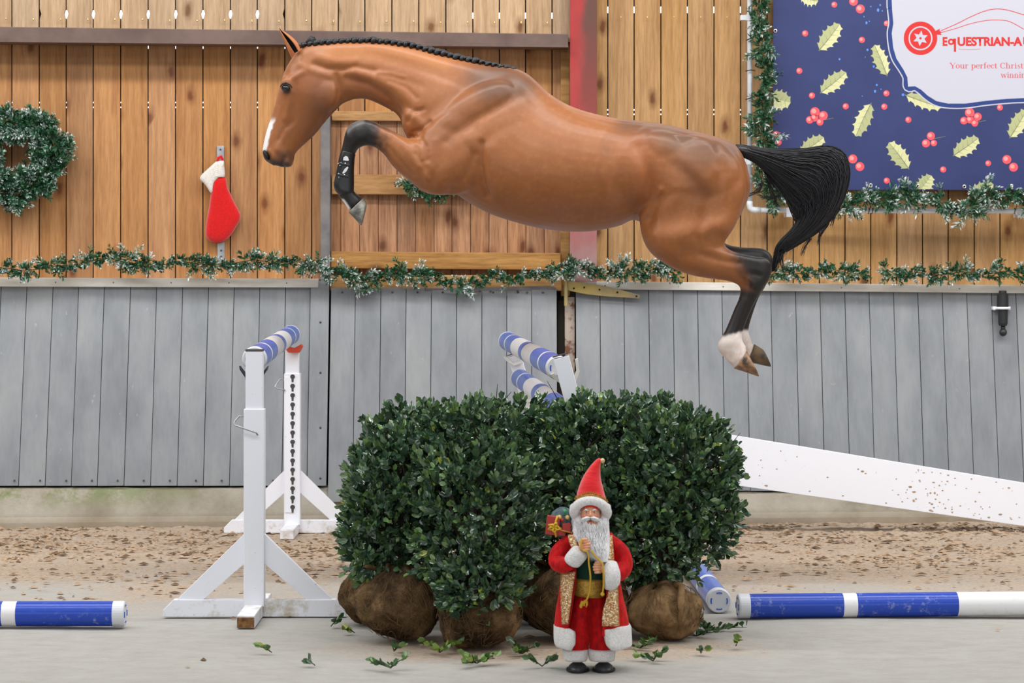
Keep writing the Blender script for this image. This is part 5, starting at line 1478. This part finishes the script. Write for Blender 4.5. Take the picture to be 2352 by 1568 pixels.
GL = {
 'Y': (1.35, [([(.12, 1.42), (.68, .62)], TK), ([(1.22, 1.42), (.68, .62)], TN), ([(.68, .68), (.68, 0)], TK), ([(.42, .03), (.94, .03)], TN), ([(-.1, 1.42), (.42, 1.42)], TN), ([(.98, 1.42), (1.4, 1.42)], TN)]),
 'o': (.98, [(arc(.48, .5, .34, .46, 0, 360, 17), TN)]),
 'u': (1.15, stem(.26, .3, 1, True, False)+[([(.26, .4, TK), (.30, .14, TK*.8), (.5, .04, TN), (.78, .25, TN)], TN)]+stem(.86, 0, 1)),
 'r': (.86, stem(.28, 0, 1)+[([(.28, .6, TN), (.45, .9, TN), (.66, .93, TN*1.4), (.72, .8, TK)], TN)]),
 'p': (1.12, stem(.28, -.45, 1)+[(arc(.60, .5, .34, .46, -150, 150, 13), TN)]),
 'e': (.92, [(arc(.46, .5, .34, .46, 5, 320, 15), TN), ([(.14, .53), (.80, .53)], TN)]),
 'f': (.72, [([(.28, 0), (.28, 1.2)], TK), ([(.28, 1.1, TK), (.34, 1.42, TN*1.5), (.55, 1.52, TN), (.68, 1.38, TK*.8)], TN), ([(.05, .03), (.52, .03)], TN), ([(.05, .97), (.56, .97)], TN)]),
 'c': (.88, [(arc(.46, .5, .34, .46, 45, 320, 13), TN), ([(.70, .84), (.74, .68)], TK*.8)]),
 't': (.70, [([(.26, 1.3, TN), (.26, 1.0, TK), (.26, .3, TK), (.34, .06, TK*.7), (.58, .1, TN)], TN), ([(.02, .97), (.52, .97)], TN)]),
 'C': (1.30, [(arc(.68, .71, .54, .70, 42, 320, 15), TN), ([(1.1, 1.36), (1.12, 1.0)], TN)]),
 'h': (1.18, stem(.26, 0, 1.5)+arch(.26, .86)), 'n': (1.18, stem(.26, 0, 1)+arch(.26, .86)),
 'm': (1.75, stem(.26, 0, 1)+arch(.26, .84)+arch(.84, 1.42)),
 'a': (1.0, [(arc(.42, .3, .28, .29, 30, 330, 11), TN), ([(.16, .8, TK*.7), (.36, .98, TN), (.58, .9, TN*1.5), (.66, .66, TK), (.66, .2, TK), (.72, .03, TN*1.5), (.9, .06, TN)], TN)]),
 'i': (.58, stem(.28, 0, 1)+[([(.28, 1.22), (.28, 1.44)], .24)]),
 's': (.80, [([(.64, .74, TN), (.48, .95, TN), (.24, .86, TN*1.5), (.24, .66, TK*.7), (.42, .5, TK), (.60, .32, TK*.8), (.58, .1, TN*1.5), (.34, .03, TN), (.14, .26, TN)], TN)]),
 'w': (1.50, [([(.14, 1), (.44, 0)], TK), ([(.44, 0), (.74, 1)], TN), ([(.74, 1), (1.04, 0)], TK), ([(1.04, 0), (1.34, 1)], TN), ([(-.05, .98), (.34, .98)], TN), ([(1.14, .98), (1.5, .98)], TN)]),
 'g': (1.0, [(arc(.44, .62, .28, .34, 0, 360, 15), TN), (arc(.46, -.2, .36, .24, 0, 360, 15), TN), ([(.3, .3, TN), (.2, .12, TK*.6), (.5, .04, TN)], TN)]),
 ' ': (.55, [])}
def serif(s_, x, y, xh, width, m):
    tot = sum(GL[c][0] for c in s_); k = width/tot; cur = 0
    for c in s_:
        adv, strokes = GL[c]
        if strokes:
            mb = MB(); X = lambda u, v, cur=cur: (x+(cur+u)*k, y-v*xh)
            for pts, w_ in strokes: vrib(mb, pts, w_, X, .0018)
            q = mb.build('lettering', m, PLT)
        cur += adv
serif('Your perfect Christmas', 2181.5, 157, 9.0, 205, M['ban_pink'])
serif('winning', 2299, 178.5, 9.0, 67, M['ban_pink'])
ribbon('tagline_stroke', [cr(1515,335),(2209,113.8),cr(1665,340)], 1.0, M['ban_pink'], PLT, .0016)
M['eyelet'] = mat('brass_eyelet', rgb(206,204,200), .3, .5, .6)
for x, y in [(1781,71),(1781,190),(1781,309),(2000,425.5),(2108,427),(2215,428.5),(2323,427)]:
    mb = MB(); mb.tube([B(x+3.4*math.cos(a), y+3.4*math.sin(a), .003) for a in [i*2*PI/14 for i in range(15)]], .003, 6); e = mb.build('eyelet', M['eyelet'], BN)
    disc('hole', x, y, 2.2, M['dark'], e, .002, 10)

# ------------------------------------------------------------------ stocking and its strap
ST = thing('metal_strap', 'flat galvanised metal strap screwed upright behind the stocking', 'strap', W(506, 597, .03))
mb = MB(); f4 = [W(498, 335, .012), W(514.5, 335, .012), W(516, 597, .012), W(499.5, 597, .012)]
mb.hexa(f4, [p+Vector((0, .006, 0)) for p in f4]); mb.build('bar', M['zinc'], ST, bevel=.001)
for x, y in ((506.5, 343), (508, 589), (508, 575)):
    mb = MB(); mb.ball(W(x, y, .014), (.006, .004, .006), 10, 6); mb.build('screw', M['screw'], ST)
def felt(name, c, c2):
    m = mat(name, c, .95, .1, Sheen_Weight=.6, Sheen_Roughness=.5); t = NT(m); n = t.noise(t.mapping(t.obj(), (90, 90, 90)), 2, 4, .7)
    t.color(t.ramp(n, [(.35, c2), (.6, c)])); t.bump(n, .6, .004); return m
M['felt_red'] = felt('red_felt', rgb(214,18,18), rgb(176,8,10)); M['felt_white'] = felt('white_plush', rgb(226,220,214), rgb(190,184,178))
SK = thing('stocking', 'red christmas stocking with folded white cuff hanging on the metal strap', 'stocking', W(505, 362, .05))
def pillow(poly, m, th, name, par, off=.03, n_ring=5):
    # closed outline inflated front and back
    A = catmull(list(poly)+[poly[0]], 5)[:-1]; K = len(A); c = A.mean(0)
    vs = []; mb = MB()
    # shrink towards a medial line so the toe stays full
    layers = [(1, 0), (.975, .42), (.92, .68), (.80, .88), (.60, .98), (.3, 1.0)]
    def pt(a, k, h): 
        ym = a[1]; mx = np.interp(ym, sp[:, 1], sp[:, 0]); cy = c[1]
        x = mx+(a[0]-mx)*k; y = cy+(ym-cy)*(1-(1-k)*.75); return W(x, y, off+h*th)
    ys = np.linspace(A[:, 1].min()+2, A[:, 1].max()-2, 24); sp = []
    for y in ys:
        xs = []
        for i in range(K):
            a, b = A[i], A[(i+1) % K]
            if (a[1]-y)*(b[1]-y) <= 0 and a[1] != b[1]: xs.append(a[0]+(b[0]-a[0])*(y-a[1])/(b[1]-a[1]))
        sp.append((np.mean([min(xs), max(xs)]) if xs else c[0], y))
    sp = np.array(sp)
    for sg in (1, -.4):
        for k, h in layers: vs += [pt(a, k, h*sg) for a in A]
    nl = len(layers); fs = []
    for s_ in (0, 1):
        for l in range(nl-1):
            for j in range(K):
                a = s_*nl*K+l*K+j; b = s_*nl*K+l*K+(j+1) % K; f = (a, b, b+K, a+K); fs.append(f if s_ else f[::-1])
        top = [s_*nl*K+(nl-1)*K+j for j in range(K)]; fs.append(tuple(top) if s_ else tuple(top[::-1]))
    for j in range(K): fs.append((j, (j+1) % K, nl*K+(j+1) % K, nl*K+j))
    mb.add(vs, fs); return mb.build(name, m, par, smooth=True)
pillow([(491,405),(516,404),(524,432),(538,463),(551,488),(552,503),(541,524),(528,543),(512,556),(492,558),(477,549),(472,535),(474,508),(480,475),(484,445)], M['felt_red'], .035, 'sock', SK, .04)
pillow([(496,371),(513,369),(515,380),(516,405),(503,408),(491,422),(486,444),(472,425),(459,408),(477,388)], M['felt_white'], .022, 'cuff', SK, .055)
mb = MB(); mb.tube([W(498, 374, .05), W(502, 362, .05), W(508, 359, .05), W(511, 366, .05), W(509, 375, .05)], [.010, .011, .010, .010, .009], 8); mb.build('hanging_loop', M['felt_red'], SK, smooth=True)
# ------------------------------------------------------------------ bearded figurine in a red coat
DF = 9.18
def C(x, y, dz=0.0): return P(1220+x/2.958, 1030+y/2.958, DF+dz)
SU = 1/2.958*DF/F      # metres per crop unit
def cl(st, D=0.0, **k):
    return loft([(1220+a/2.958, 1030+b/2.958, 1220+c/2.958, 1030+d/2.958, *r) for a, b, c, d, *r in st], DF+D, **k)
velvet = mat('red_velvet', rgb(188,12,18), .75, .2, Sheen_Weight=.7, Sheen_Roughness=.4, Sheen_Tint=rgb(255,90,80)); t = NT(velvet)
t.color(t.ramp(t.noise(t.mapping(t.obj(), (30, 30, 18)), 2, 4), [(.3, rgb(140,6,12)), (.65, rgb(204,16,22))])); t.bump(t.noise(t.obj(), 22, 3), .25, .01)
hatm = mat('hat_red', rgb(222,26,34), .7, .2, Sheen_Weight=.5); t = NT(hatm); t.bump(t.noise(t.mapping(t.obj(), (10, 10, 30)), 2, 3), .35, .012)
fur = M['felt_white']
fur2 = mat('white_fur', rgb(236,234,232), .95, .1, Sheen_Weight=.5); t = NT(fur2); n_ = t.noise(t.mapping(t.obj(), (1, 1, 1)), 160, 4, .7); t.color(t.ramp(n_, [(.3, rgb(206,204,204)), (.6, rgb(244,243,242))])); t.bump(n_, .8, .006)
beardm = mat('white_beard', rgb(240,240,242), .7, .25); skin = mat('doll_skin', rgb(232,172,136), .5, .3); green = mat('green_vest', rgb(22,56,44), .8, .2)
gold = noisy('gold_brocade', rgb(206,166,72), rgb(150,112,40), 130, .42, .5, .35, .5)
sequin = mat('gold_sequins', rgb(206,160,100), .35, .5, .4); t = NT(sequin)
vo = t.n('ShaderNodeTexVoronoi'); vo.inputs['Scale'].default_value = 260; t.l(t.obj(), vo.inputs['Vector']); sc_ = t.n('ShaderNodeSeparateColor'); t.l(vo.outputs['Color'], sc_.inputs[0])
t.color(t.ramp(sc_.outputs[0], [(.3, rgb(164,112,60)), (.7, rgb(214,174,120)), (.9, rgb(248,236,206))])); t.bump(vo.outputs['Distance'], .6, .004)
ropem = mat('gold_cord', rgb(206,164,44), .5, .4); bootm = noisy('black_boot', rgb(40,42,46), rgb(58,60,64), 20, .35, .5)
FG = thing('bearded_figurine', 'white-bearded doll in red coat and tall red hat before the hedge', 'figurine', (C(402, 1520).x, DF, 0))
# boots
for (xa, xb, s) in ((248, 382, -1), (425, 560, 1)):
    mb = MB(); xm = (xa+xb)/2
    N = 24; vs = []; prof = [(0, .98), (.10, 1.03), (.35, 1.0), (.62, .84), (.85, .55), (1.0, .12)]
    a = (xb-xa)/2*SU; H_ = .036; c0 = Vector((C(xm, 0).x, DF, 0))
    for h, k in prof:
        for j in range(N):
            an = 2*PI*j/N; fw = -math.sin(an)
            yy = math.sin(an)*a*1.45*k; toe = 1-.12*max(0, -math.sin(an))*h
            vs.append(c0+Vector((math.cos(an)*a*k, -.012+yy*(1 if yy > 0 else 1.1), H_*h*toe)))
    fs = [(i*N+j, i*N+(j+1) % N, (i+1)*N+(j+1) % N, (i+1)*N+j) for i in range(len(prof)-1) for j in range(N)]+[tuple(range(N))[::-1], tuple((len(prof)-1)*N+j for j in range(N))]
    mb.add(vs, fs); b = mb.build('boot', bootm, FG, smooth=True)
    mb = MB(); mb.tube([c0+Vector((math.cos(q)*a*1.03, -.012+math.sin(q)*a*1.5, .007)) for q in [i*2*PI/28 for i in range(29)]], .006, 6); mb.build('sole', M['tie'], b, smooth=True)
# trousers and cuffs
for xs in (((300, 398), (268, 402), (238, 404), (222, 396), (214, 388)), ((392, 500), (396, 520), (398, 545), (396, 562), (392, 574))):
    ys = (960, 1090, 1210, 1310, 1372)
    cl([(a, y, b, y, w_, .0) for (a, b), y, w_ in zip(xs, ys, (.052, .052, .052, .056, .058))], exp_=2.2).build('trouser_leg', velvet, FG, smooth=True)
for a, b in ((215, 386), (386, 573)):
    cl([(a+8, 1354, b-6, 1354, .052), (a-2, 1362, b+1, 1362, .066), (a+1, 1395, b-1, 1395, .068), (a+4, 1422, b-4, 1424, .066), (a+12, 1434, b-10, 1436, .055)], exp_=2.5, N=32).build('fur_cuff', fur2, FG, smooth=True)
# torso, vest, belt
cl([(300, 560, 500, 560, .05), (272, 640, 520, 640, .075), (268, 760, 520, 760, .085), (270, 880, 520, 880, .088), (285, 990, 505, 990, .075)], N=32).build('green_vest', green, FG, smooth=True)
cl([(276, 868, 505, 872, .090), (266, 884, 512, 886, .100), (270, 930, 508, 935, .102), (272, 968, 505, 978, .101), (284, 986, 498, 1000, .092)], N=36).build('gold_belt', gold, FG, smooth=True)
# coat shell
def shell(name, rows, m, th=0.004, k=1.0, full=True, seg=44, arc=None, par=FG):
    # rows: y, x_left, x_right, depth, open_left, open_right  (crop units; depth in m)
    R = catmull(rows, 4); vs = []; mb = MB(); K = len(R)
    for i, (y, xl, xr, d, ol, orr) in enumerate(R):
        xc = (xl+xr)/2; a = (xr-xl)/2*k; d = d*k
        t0 = math.acos(max(-1, min(1, (orr-xc)/a))); t1 = math.acos(max(-1, min(1, (ol-xc)/a)))
        # angle measured so that the front is -sin; run from right opening round the back to the left one
        A0 = -t0; A1 = t1-2*PI if False else None
        for j in range(seg+1):
            if arc is None: an = -t0+(2*PI-(t1-t0))*j/seg
            elif arc == 'l': an = -t1-(-1)*0-(j/seg)*0
            vs.append(C(xc+a*math.cos(an), y)+Vector((0, math.sin(an)*d*(1+.03*math.sin(9*an+i*.3)), 0)))
    fs = [(i*(seg+1)+j, i*(seg+1)+j+1, (i+1)*(seg+1)+j+1, (i+1)*(seg+1)+j) for i in range(K-1) for j in range(seg)]
    mb.add(vs, fs); o = mb.build(name, m, par, smooth=True)
    so = o.modifiers.new('s', 'SOLIDIFY'); so.thickness = th; so.offset = 0
    return o
rows = [(572, 268, 545, .050, 300, 520), (640, 232, 580, .080, 296, 505), (760, 212, 596, .095, 300, 500), (880, 206, 600, .104, 300, 500), (990, 190, 618, .112, 284, 505), (1100, 170, 645, .120, 268, 488), (1210, 158, 666, .126, 244, 478), (1240, 156, 670, .128, 242, 476)]
shell('coat', rows, velvet)
hem = [(1198, 172, 652, .130, 262, 494), (1215, 172, 660, .134, 280, 496), (1270, 172, 664, .136, 284, 500), (1312, 176, 666, .134, 284, 512), (1328, 184, 666, .126, 272, 540)]
shell('fur_hem', hem, fur2, .022)
def strip(name, pl, pr, m, par=FG, th=.006, bulge=.0, sub=5, nn=6):
    # pl / pr: matching left and right edge points (x, y, dz)
    A = catmull(pl, sub); Bq = catmull(pr, sub); vs = []; mb = MB(); K = len(A)
    for i in range(K):
        for j in range(nn+1):
            q = j/nn; p = A[i]*(1-q)+Bq[i]*q; vs.append(C(p[0], p[1], p[2]-bulge*math.sin(PI*q)))
    mb.add(vs, [(i*(nn+1)+j, i*(nn+1)+j+1, (i+1)*(nn+1)+j+1, (i+1)*(nn+1)+j) for i in range(K-1) for j in range(nn)])
    o = mb.build(name, m, par, smooth=True); so = o.modifiers.new('s', 'SOLIDIFY'); so.thickness = th; so.offset = 0; return o
strip('sequin_trim', [(205, 845, -.066), (204, 950, -.075), (206, 1060, -.09), (212, 1195, -.105)], [(300, 835, -.108), (282, 950, -.118), (268, 1060, -.125), (250, 1192, -.128)], sequin, bulge=.004)
strip('sequin_trim', [(532, 940, -.118), (512, 1020, -.122), (486, 1110, -.130), (482, 1205, -.134)], [(585, 930, -.090), (586, 1020, -.108), (590, 1110, -.118), (592, 1205, -.124)], sequin, bulge=.004)
strip('sequin_trim', [(500, 600, -.07), (490, 680, -.10), (480, 760, -.115)], [(548, 590, -.05), (556, 680, -.088), (560, 760, -.10)], sequin, bulge=.004)
strip('sequin_trim', [(252, 585, -.05), (262, 640, -.085), (300, 700, -.10)], [(300, 590, -.07), (310, 640, -.10), (330, 690, -.11)], sequin, bulge=.004)
mb = MB()
for k in range(22):
    y = 945+k*12; x = np.interp(y, [940, 1020, 1110, 1205], [585, 587, 591, 594]); mb.ball(C(x+3, y, np.interp(y, [940, 1205], [-.094, -.126])), .0028, 6, 4)
    y = 850+k*15.5; x = np.interp(y, [845, 950, 1060, 1195], [205, 204, 206, 212]); mb.ball(C(x-2, y, np.interp(y, [845, 1195], [-.066, -.106])), .0024, 6, 4)
mb.build('gold_beading', gold, FG, kind='stuff')
# sleeves
def sleeve(pts, rad, name='sleeve', m=velvet, n=24, sub=5):
    A = catmull([(x, y, z, r) for (x, y, z), r in zip(pts, rad)], sub)
    mb = MB(); mb.tube([C(a[0], a[1], a[2]) for a in A], [a[3]*SU for a in A], n); return mb.build(name, m, FG, smooth=True)
sleeve([(300, 610, -.01), (255, 640, -.02), (195, 700, -.035), (178, 765, -.05), (220, 790, -.085), (275, 770, -.11)], [36, 52, 60, 60, 54, 46])
sleeve([(515, 610, -.01), (560, 645, -.02), (615, 710, -.03), (632, 790, -.045), (605, 840, -.075), (560, 858, -.105)], [36, 48, 56, 58, 56, 50])
sleeve([(266, 782, -.118), (276, 768, -.120), (305, 735, -.124), (334, 700, -.128), (342, 690, -.130)], [40, 58, 62, 58, 36], 'sleeve_cuff', fur2)
sleeve([(582, 862, -.112), (574, 862, -.113), (540, 860, -.115), (508, 858, -.117), (500, 858, -.117)], [60, 92, 100, 94, 60], 'sleeve_cuff', fur2)
# hands, five fingers each
def hand(c, ang, sgn, dz):
    ca, sa = math.cos(ang), math.sin(ang)
    def Q(u, v, z=0): return C(c[0]+u*ca-v*sa, c[1]+u*sa+v*ca, dz+z)
    mb = MB(); A = catmull([(0, 0, 0, 22), (14, 0, 0, 30), (34, 0, 0, 34), (54, 0, 0, 30)], 3)
    mb.tube([Q(a[0]*sgn, a[1], .012) for a in A], [a[3]*SU for a in A], 14); h = mb.build('hand', skin, FG, smooth=True)
    for k in range(4):
        v = -27+18*k; L = (52, 62, 58, 46)[k]
        pts = [(30*sgn, v, -.004), ((30+L*.45)*sgn, v, -.016), ((30+L*.72)*sgn, v+1, -.014), ((30+L*.70)*sgn, v+2, .002), ((30+L*.42)*sgn, v+2, .006)]
        mb = MB(); mb.tube([Q(*p) for p in pts], [9.5*SU, 9.5*SU, 9*SU, 8.5*SU, 7*SU], 10); mb.ball(Q(*pts[-1]), 7*SU, 8, 6)
        f = mb.build('finger', skin, h, smooth=True)
    mb = MB(); mb.tube([Q(12*sgn, -26, .0), Q(34*sgn, -42, -.010), Q(56*sgn, -42, -.016), Q(66*sgn, -36, -.016)], [11*SU, 10.5*SU, 9.5*SU, 6*SU], 10); mb.build('thumb', skin, h, smooth=True)
hand((500, 812), 0, -1, -.128)
hand((325, 665), -.15, 1, -.142)
# cord
def cord(pts, r=.0032, par=FG):
    A = catmull(pts, 5); mb = MB(); mb.tube([C(*a) for a in A], r, 8); return mb.build('gold_cord', ropem, par, smooth=True)
cord([(345, 612, -.165), (338, 650, -.17), (350, 690, -.165), (385, 705, -.16), (392, 780, -.158), (402, 860, -.15), (400, 940, -.125), (385, 1010, -.12), (366, 1040, -.11)])
cord([(405, 690, -.165), (440, 735, -.165), (480, 775, -.166), (490, 830, -.165), (492, 920, -.15), (485, 985, -.135)])
mb = MB()
for k in range(14):
    a = random.uniform(0, 6.28); mb.tube([C(362, 1040, -.11), C(362+22*math.cos(a), 1042+14*math.sin(a), -.115), C(356+26*math.cos(a), 1070+random.uniform(-8, 14), -.11)], .002, 5)
mb.build('cord_tassel', ropem, FG, kind='stuff')
mb = MB(); mb.ball(C(484, 988, -.135), .008, 10, 8); mb.build('cord_knot', ropem, FG, smooth=True)
# head
mb = MB(); mb.ball(C(402, 450, -.045), (66*SU, .058, 80*SU), 24, 18); head = mb.build('head', skin, FG, smooth=True)
mb = MB(); mb.ball(C(402, 447, -.108), (9*SU, .012, 13*SU), 12, 8); mb.tube([C(402, 420, -.100), C(402, 445, -.110)], [.003, .005], 8); mb.build('nose', skin, head, smooth=True)
eyew = mat('doll_eye_white', rgb(225,220,214), .3); eyed = mat('doll_eye', rgb(40,30,26), .2); lip = mat('doll_lip', rgb(176,62,56), .4)
for sx in (-1, 1):
    mb = MB(); mb.ball(C(402+sx*29, 432, -.092), (11*SU, .006, 5*SU), 12, 8); e = mb.build('eye', eyew, head, smooth=True)
    mb = MB(); mb.ball(C(402+sx*28, 432, -.099), (4.5*SU, .003, 4.5*SU), 10, 6); mb.build('pupil', eyed, e, smooth=True)
    mb = MB(); mb.tube([C(402+sx*12, 421, -.101), C(402+sx*30, 413, -.100), C(402+sx*46, 421, -.090)], [.0015, .0028, .001], 6); mb.build('eyebrow', beardm, head, smooth=True)
    mb = MB(); mb.ball(C(402+sx*34, 455, -.09), (16*SU, .010, 14*SU), 12, 8); mb.build('cheek', mat('doll_cheek', rgb(226,140,116), .5), head, smooth=True)
mb = MB(); mb.ball(C(402, 491, -.108), (11*SU, .006, 5*SU), 10, 6); mb.build('mouth', lip, head, smooth=True)
bd = cl([(300, 425, 506, 425, .030, -.02), (288, 470, 522, 470, .055, -.035), (283, 540, 528, 540, .075, -.045), (290, 590, 530, 595, .078, -.055), (330, 650, 528, 650, .066, -.085), (385, 700, 524, 700, .050, -.10), (440, 740, 512, 742, .030, -.11)], N=30)
# keep the beard below the face
bd.v = [(x, y+(.035 if (z > C(0, 500).z and abs(x-C(402, 0).x) < 66*SU and y < DF-.04) else 0), z) for x, y, z in bd.v]
beard = bd.build('beard', beardm, FG, smooth=True)
VV = []; FF = []
def strandset(starts, grav=(0, 1), L=120, n=8, r=.0016):
    for (x, y, dz, dx, dy, ln) in starts:
        K = n; b = len(VV); ph = random.uniform(0, 6.28)
        for i in range(K):
            q = i/(K-1); px = x+dx*ln*q+6*math.sin(ph+q*5); py = y+dy*ln*q; p = C(px, py, dz-.010*math.sin(PI*q)); rr = r*(1-q*.85)
            VV.extend([p+Vector((rr, 0, 0)), p+Vector((-rr*.5, -rr*.8, 0)), p+Vector((-rr*.5, rr*.8, 0))])
        for i in range(K-1):
            for j in range(3): FF.append((b+i*3+j, b+i*3+(j+1) % 3, b+(i+1)*3+(j+1) % 3, b+(i+1)*3+j))
st = []
for k in range(420):
    u = random.uniform(-1, 1); x = 405+118*u; y = random.uniform(470, 600) if abs(u) > .35 else random.uniform(500, 600)
    dz = -.045-.075*math.sqrt(max(0, 1-u*u)); tx = 455+60*u*1.0; ln = random.uniform(60, 130)
    st.append((x, y, dz-.004, (tx-x)/230, 1.0, ln))
for k in range(420):
    y = random.uniform(560, 700); u = random.uniform(-1, 1); xl = np.interp(y, [540, 590, 650, 700, 740], [285, 292, 332, 388, 445]); xr = np.interp(y, [540, 650, 700, 740], [528, 526, 522, 510])
    x = (xl+xr)/2+(xr-xl)/2*u; dd = np.interp(y, [540, 590, 650, 700, 740], [.075, .078, .066, .050, .030]); oo = np.interp(y, [540, 590, 650, 700, 740], [-.045, -.055, -.085, -.10, -.11])
    st.append((x, y, oo-dd*math.sqrt(max(0, 1-u*u))-.003, (475-x)/260, 1.0, random.uniform(45, 85)))
for k in range(110):
    s_ = random.choice((-1, 1)); st.append((402+s_*random.uniform(2, 14), 474+random.uniform(-4, 6), -.118, s_*random.uniform(.6, 1), random.uniform(.0, .45), random.uniform(35, 75)))
for k in range(70):
    s_ = random.choice((-1, 1)); st.append((402+s_*random.uniform(98, 118), random.uniform(420, 520), -.04, s_*random.uniform(-.05, .12), 1, random.uniform(50, 100)))
strandset(st)
fast_mesh('beard_hair', np.array([tuple(v) for v in VV]), np.array(FF), beardm, parent=beard, smooth=True, kind='stuff')
mb = MB()
for s_ in (-1, 1): mb.tube([C(402+s_*4, 474, -.112), C(402+s_*24, 474, -.116), C(402+s_*50, 484, -.108), C(402+s_*66, 502, -.095)], [.006, .0085, .007, .002], 10)
mb.build('moustache', beardm, FG, smooth=True)
# hat
cl([(296, 385, 520, 400, .070, -.01), (303, 350, 515, 378, .072, -.01), (315, 290, 500, 310, .060, .0), (338, 222, 484, 250, .048), (366, 168, 472, 196, .034), (400, 120, 470, 148, .024), (430, 86, 471, 110, .016), (452, 68, 478, 86, .010), (466, 66, 486, 78, .005)], N=32).build('hat', hatm, FG, smooth=True)
A = catmull([(300, 470, -.05, 24), (292, 430, -.075, 34), (312, 388, -.095, 33), (352, 362, -.108, 31), (405, 353, -.112, 31), (458, 366, -.108, 31), (498, 396, -.095, 33), (515, 436, -.075, 34), (506, 475, -.05, 24)], 4)
mb = MB(); mb.tube([C(a[0], a[1], a[2]+.02) for a in A], [a[3]*SU for a in A], 14); mb.build('hat_fur_brim', fur2, FG, smooth=True)
mb = MB(); mb.tube([C(402+112*math.cos(a), 400-8*math.sin(a), -.01-.07*math.sin(a)) for a in [PI+i*PI/16 for i in range(17)]], 30*SU, 12); mb.build('hat_fur_back', fur2, FG, smooth=True)
mb = MB()
for k in range(15):
    q = k/14; x = 304+q*208; y = 334-44*math.sin(PI*q*.95)+q*26; dz = -.058-.030*math.sin(PI*q)
    mb.tube([C(x-8, y+10, dz), C(x, y-10, dz-.004), C(x+8, y+10, dz)], [.0025, .0035, .0025], 6)
mb.tube([C(304+q*208, 346-44*math.sin(PI*q*.95)+q*26, -.060-.032*math.sin(PI*q)) for q in [i/20 for i in range(21)]], .0035, 6)
mb.build('hat_gold_zigzag', gold, FG, kind='stuff')
mb = MB(); mb.ball(C(484, 82, -.004), .0095, 12, 8); mb.build('hat_bell', mat('bell', rgb(214,186,140), .35, .5, .4), FG, smooth=True)
# present sack carried on the shoulder
sackm = mat('sack_teal', rgb(40,66,72), .6, .3); sk2 = noisy('sack_mesh', rgb(34,58,64), rgb(96,120,124), 60, .6, .3)
mb = MB(); mb.ball(C(215, 500, .035), (92*SU, .05, 105*SU), 20, 14); sack = mb.build('present_sack', sk2, FG, smooth=True)
giftr = mat('gift_paper_red', rgb(168,48,44), .4, .5); bowm = mat('gift_bow_gold', rgb(214,176,40), .35, .5)
def gift(cx, cy, w_, h_, dz, rot):
    mb = MB(); mb.box(C(cx, cy, dz), (w_*SU, .035, h_*SU), Matrix.Rotation(rot, 3, 'Y')); g = mb.build('present', giftr, sack, bevel=.002)
    return g
gift(146, 520, 88, 126, -.012, .12); gift(240, 535, 56, 60, -.018, -.1); gift(208, 560, 50, 60, -.01, .05)
mb = MB()
for a in (-2.6, -1.2, .3, 1.6, 2.8):
    e = (158+44*math.cos(a), 535+34*math.sin(a)); s_ = (158+26*math.cos(a+.5), 535+22*math.sin(a+.5))
    mb.tube([C(158, 535, -.034), C(*s_, -.044), C(*e, -.040), C(158+26*math.cos(a-.5), 535+22*math.sin(a-.5), -.038), C(158, 535, -.034)], .0042, 6)
mb.tube([C(180, 455, -.03), C(165, 500, -.034), C(158, 535, -.034), C(170, 600, -.03)], .004, 6); mb.build('present_bow', bowm, sack, smooth=True)
for (x, y, r, c_) in ((232, 428, 15, rgb(20,140,80)), (192, 466, 15, rgb(220,190,110)), (246, 466, 15, rgb(220,190,110)), (210, 484, 13, rgb(190,30,30)), (262, 520, 12, rgb(190,40,30))):
    mb = MB(); mb.ball(C(x, y, -.022), r*SU, 14, 10); mb.build('bauble', mat('bauble_paint', c_, .2, .6), sack, smooth=True)
cord([(195, 552, -.03), (230, 560, -.04), (280, 575, -.03)], .002, sack)
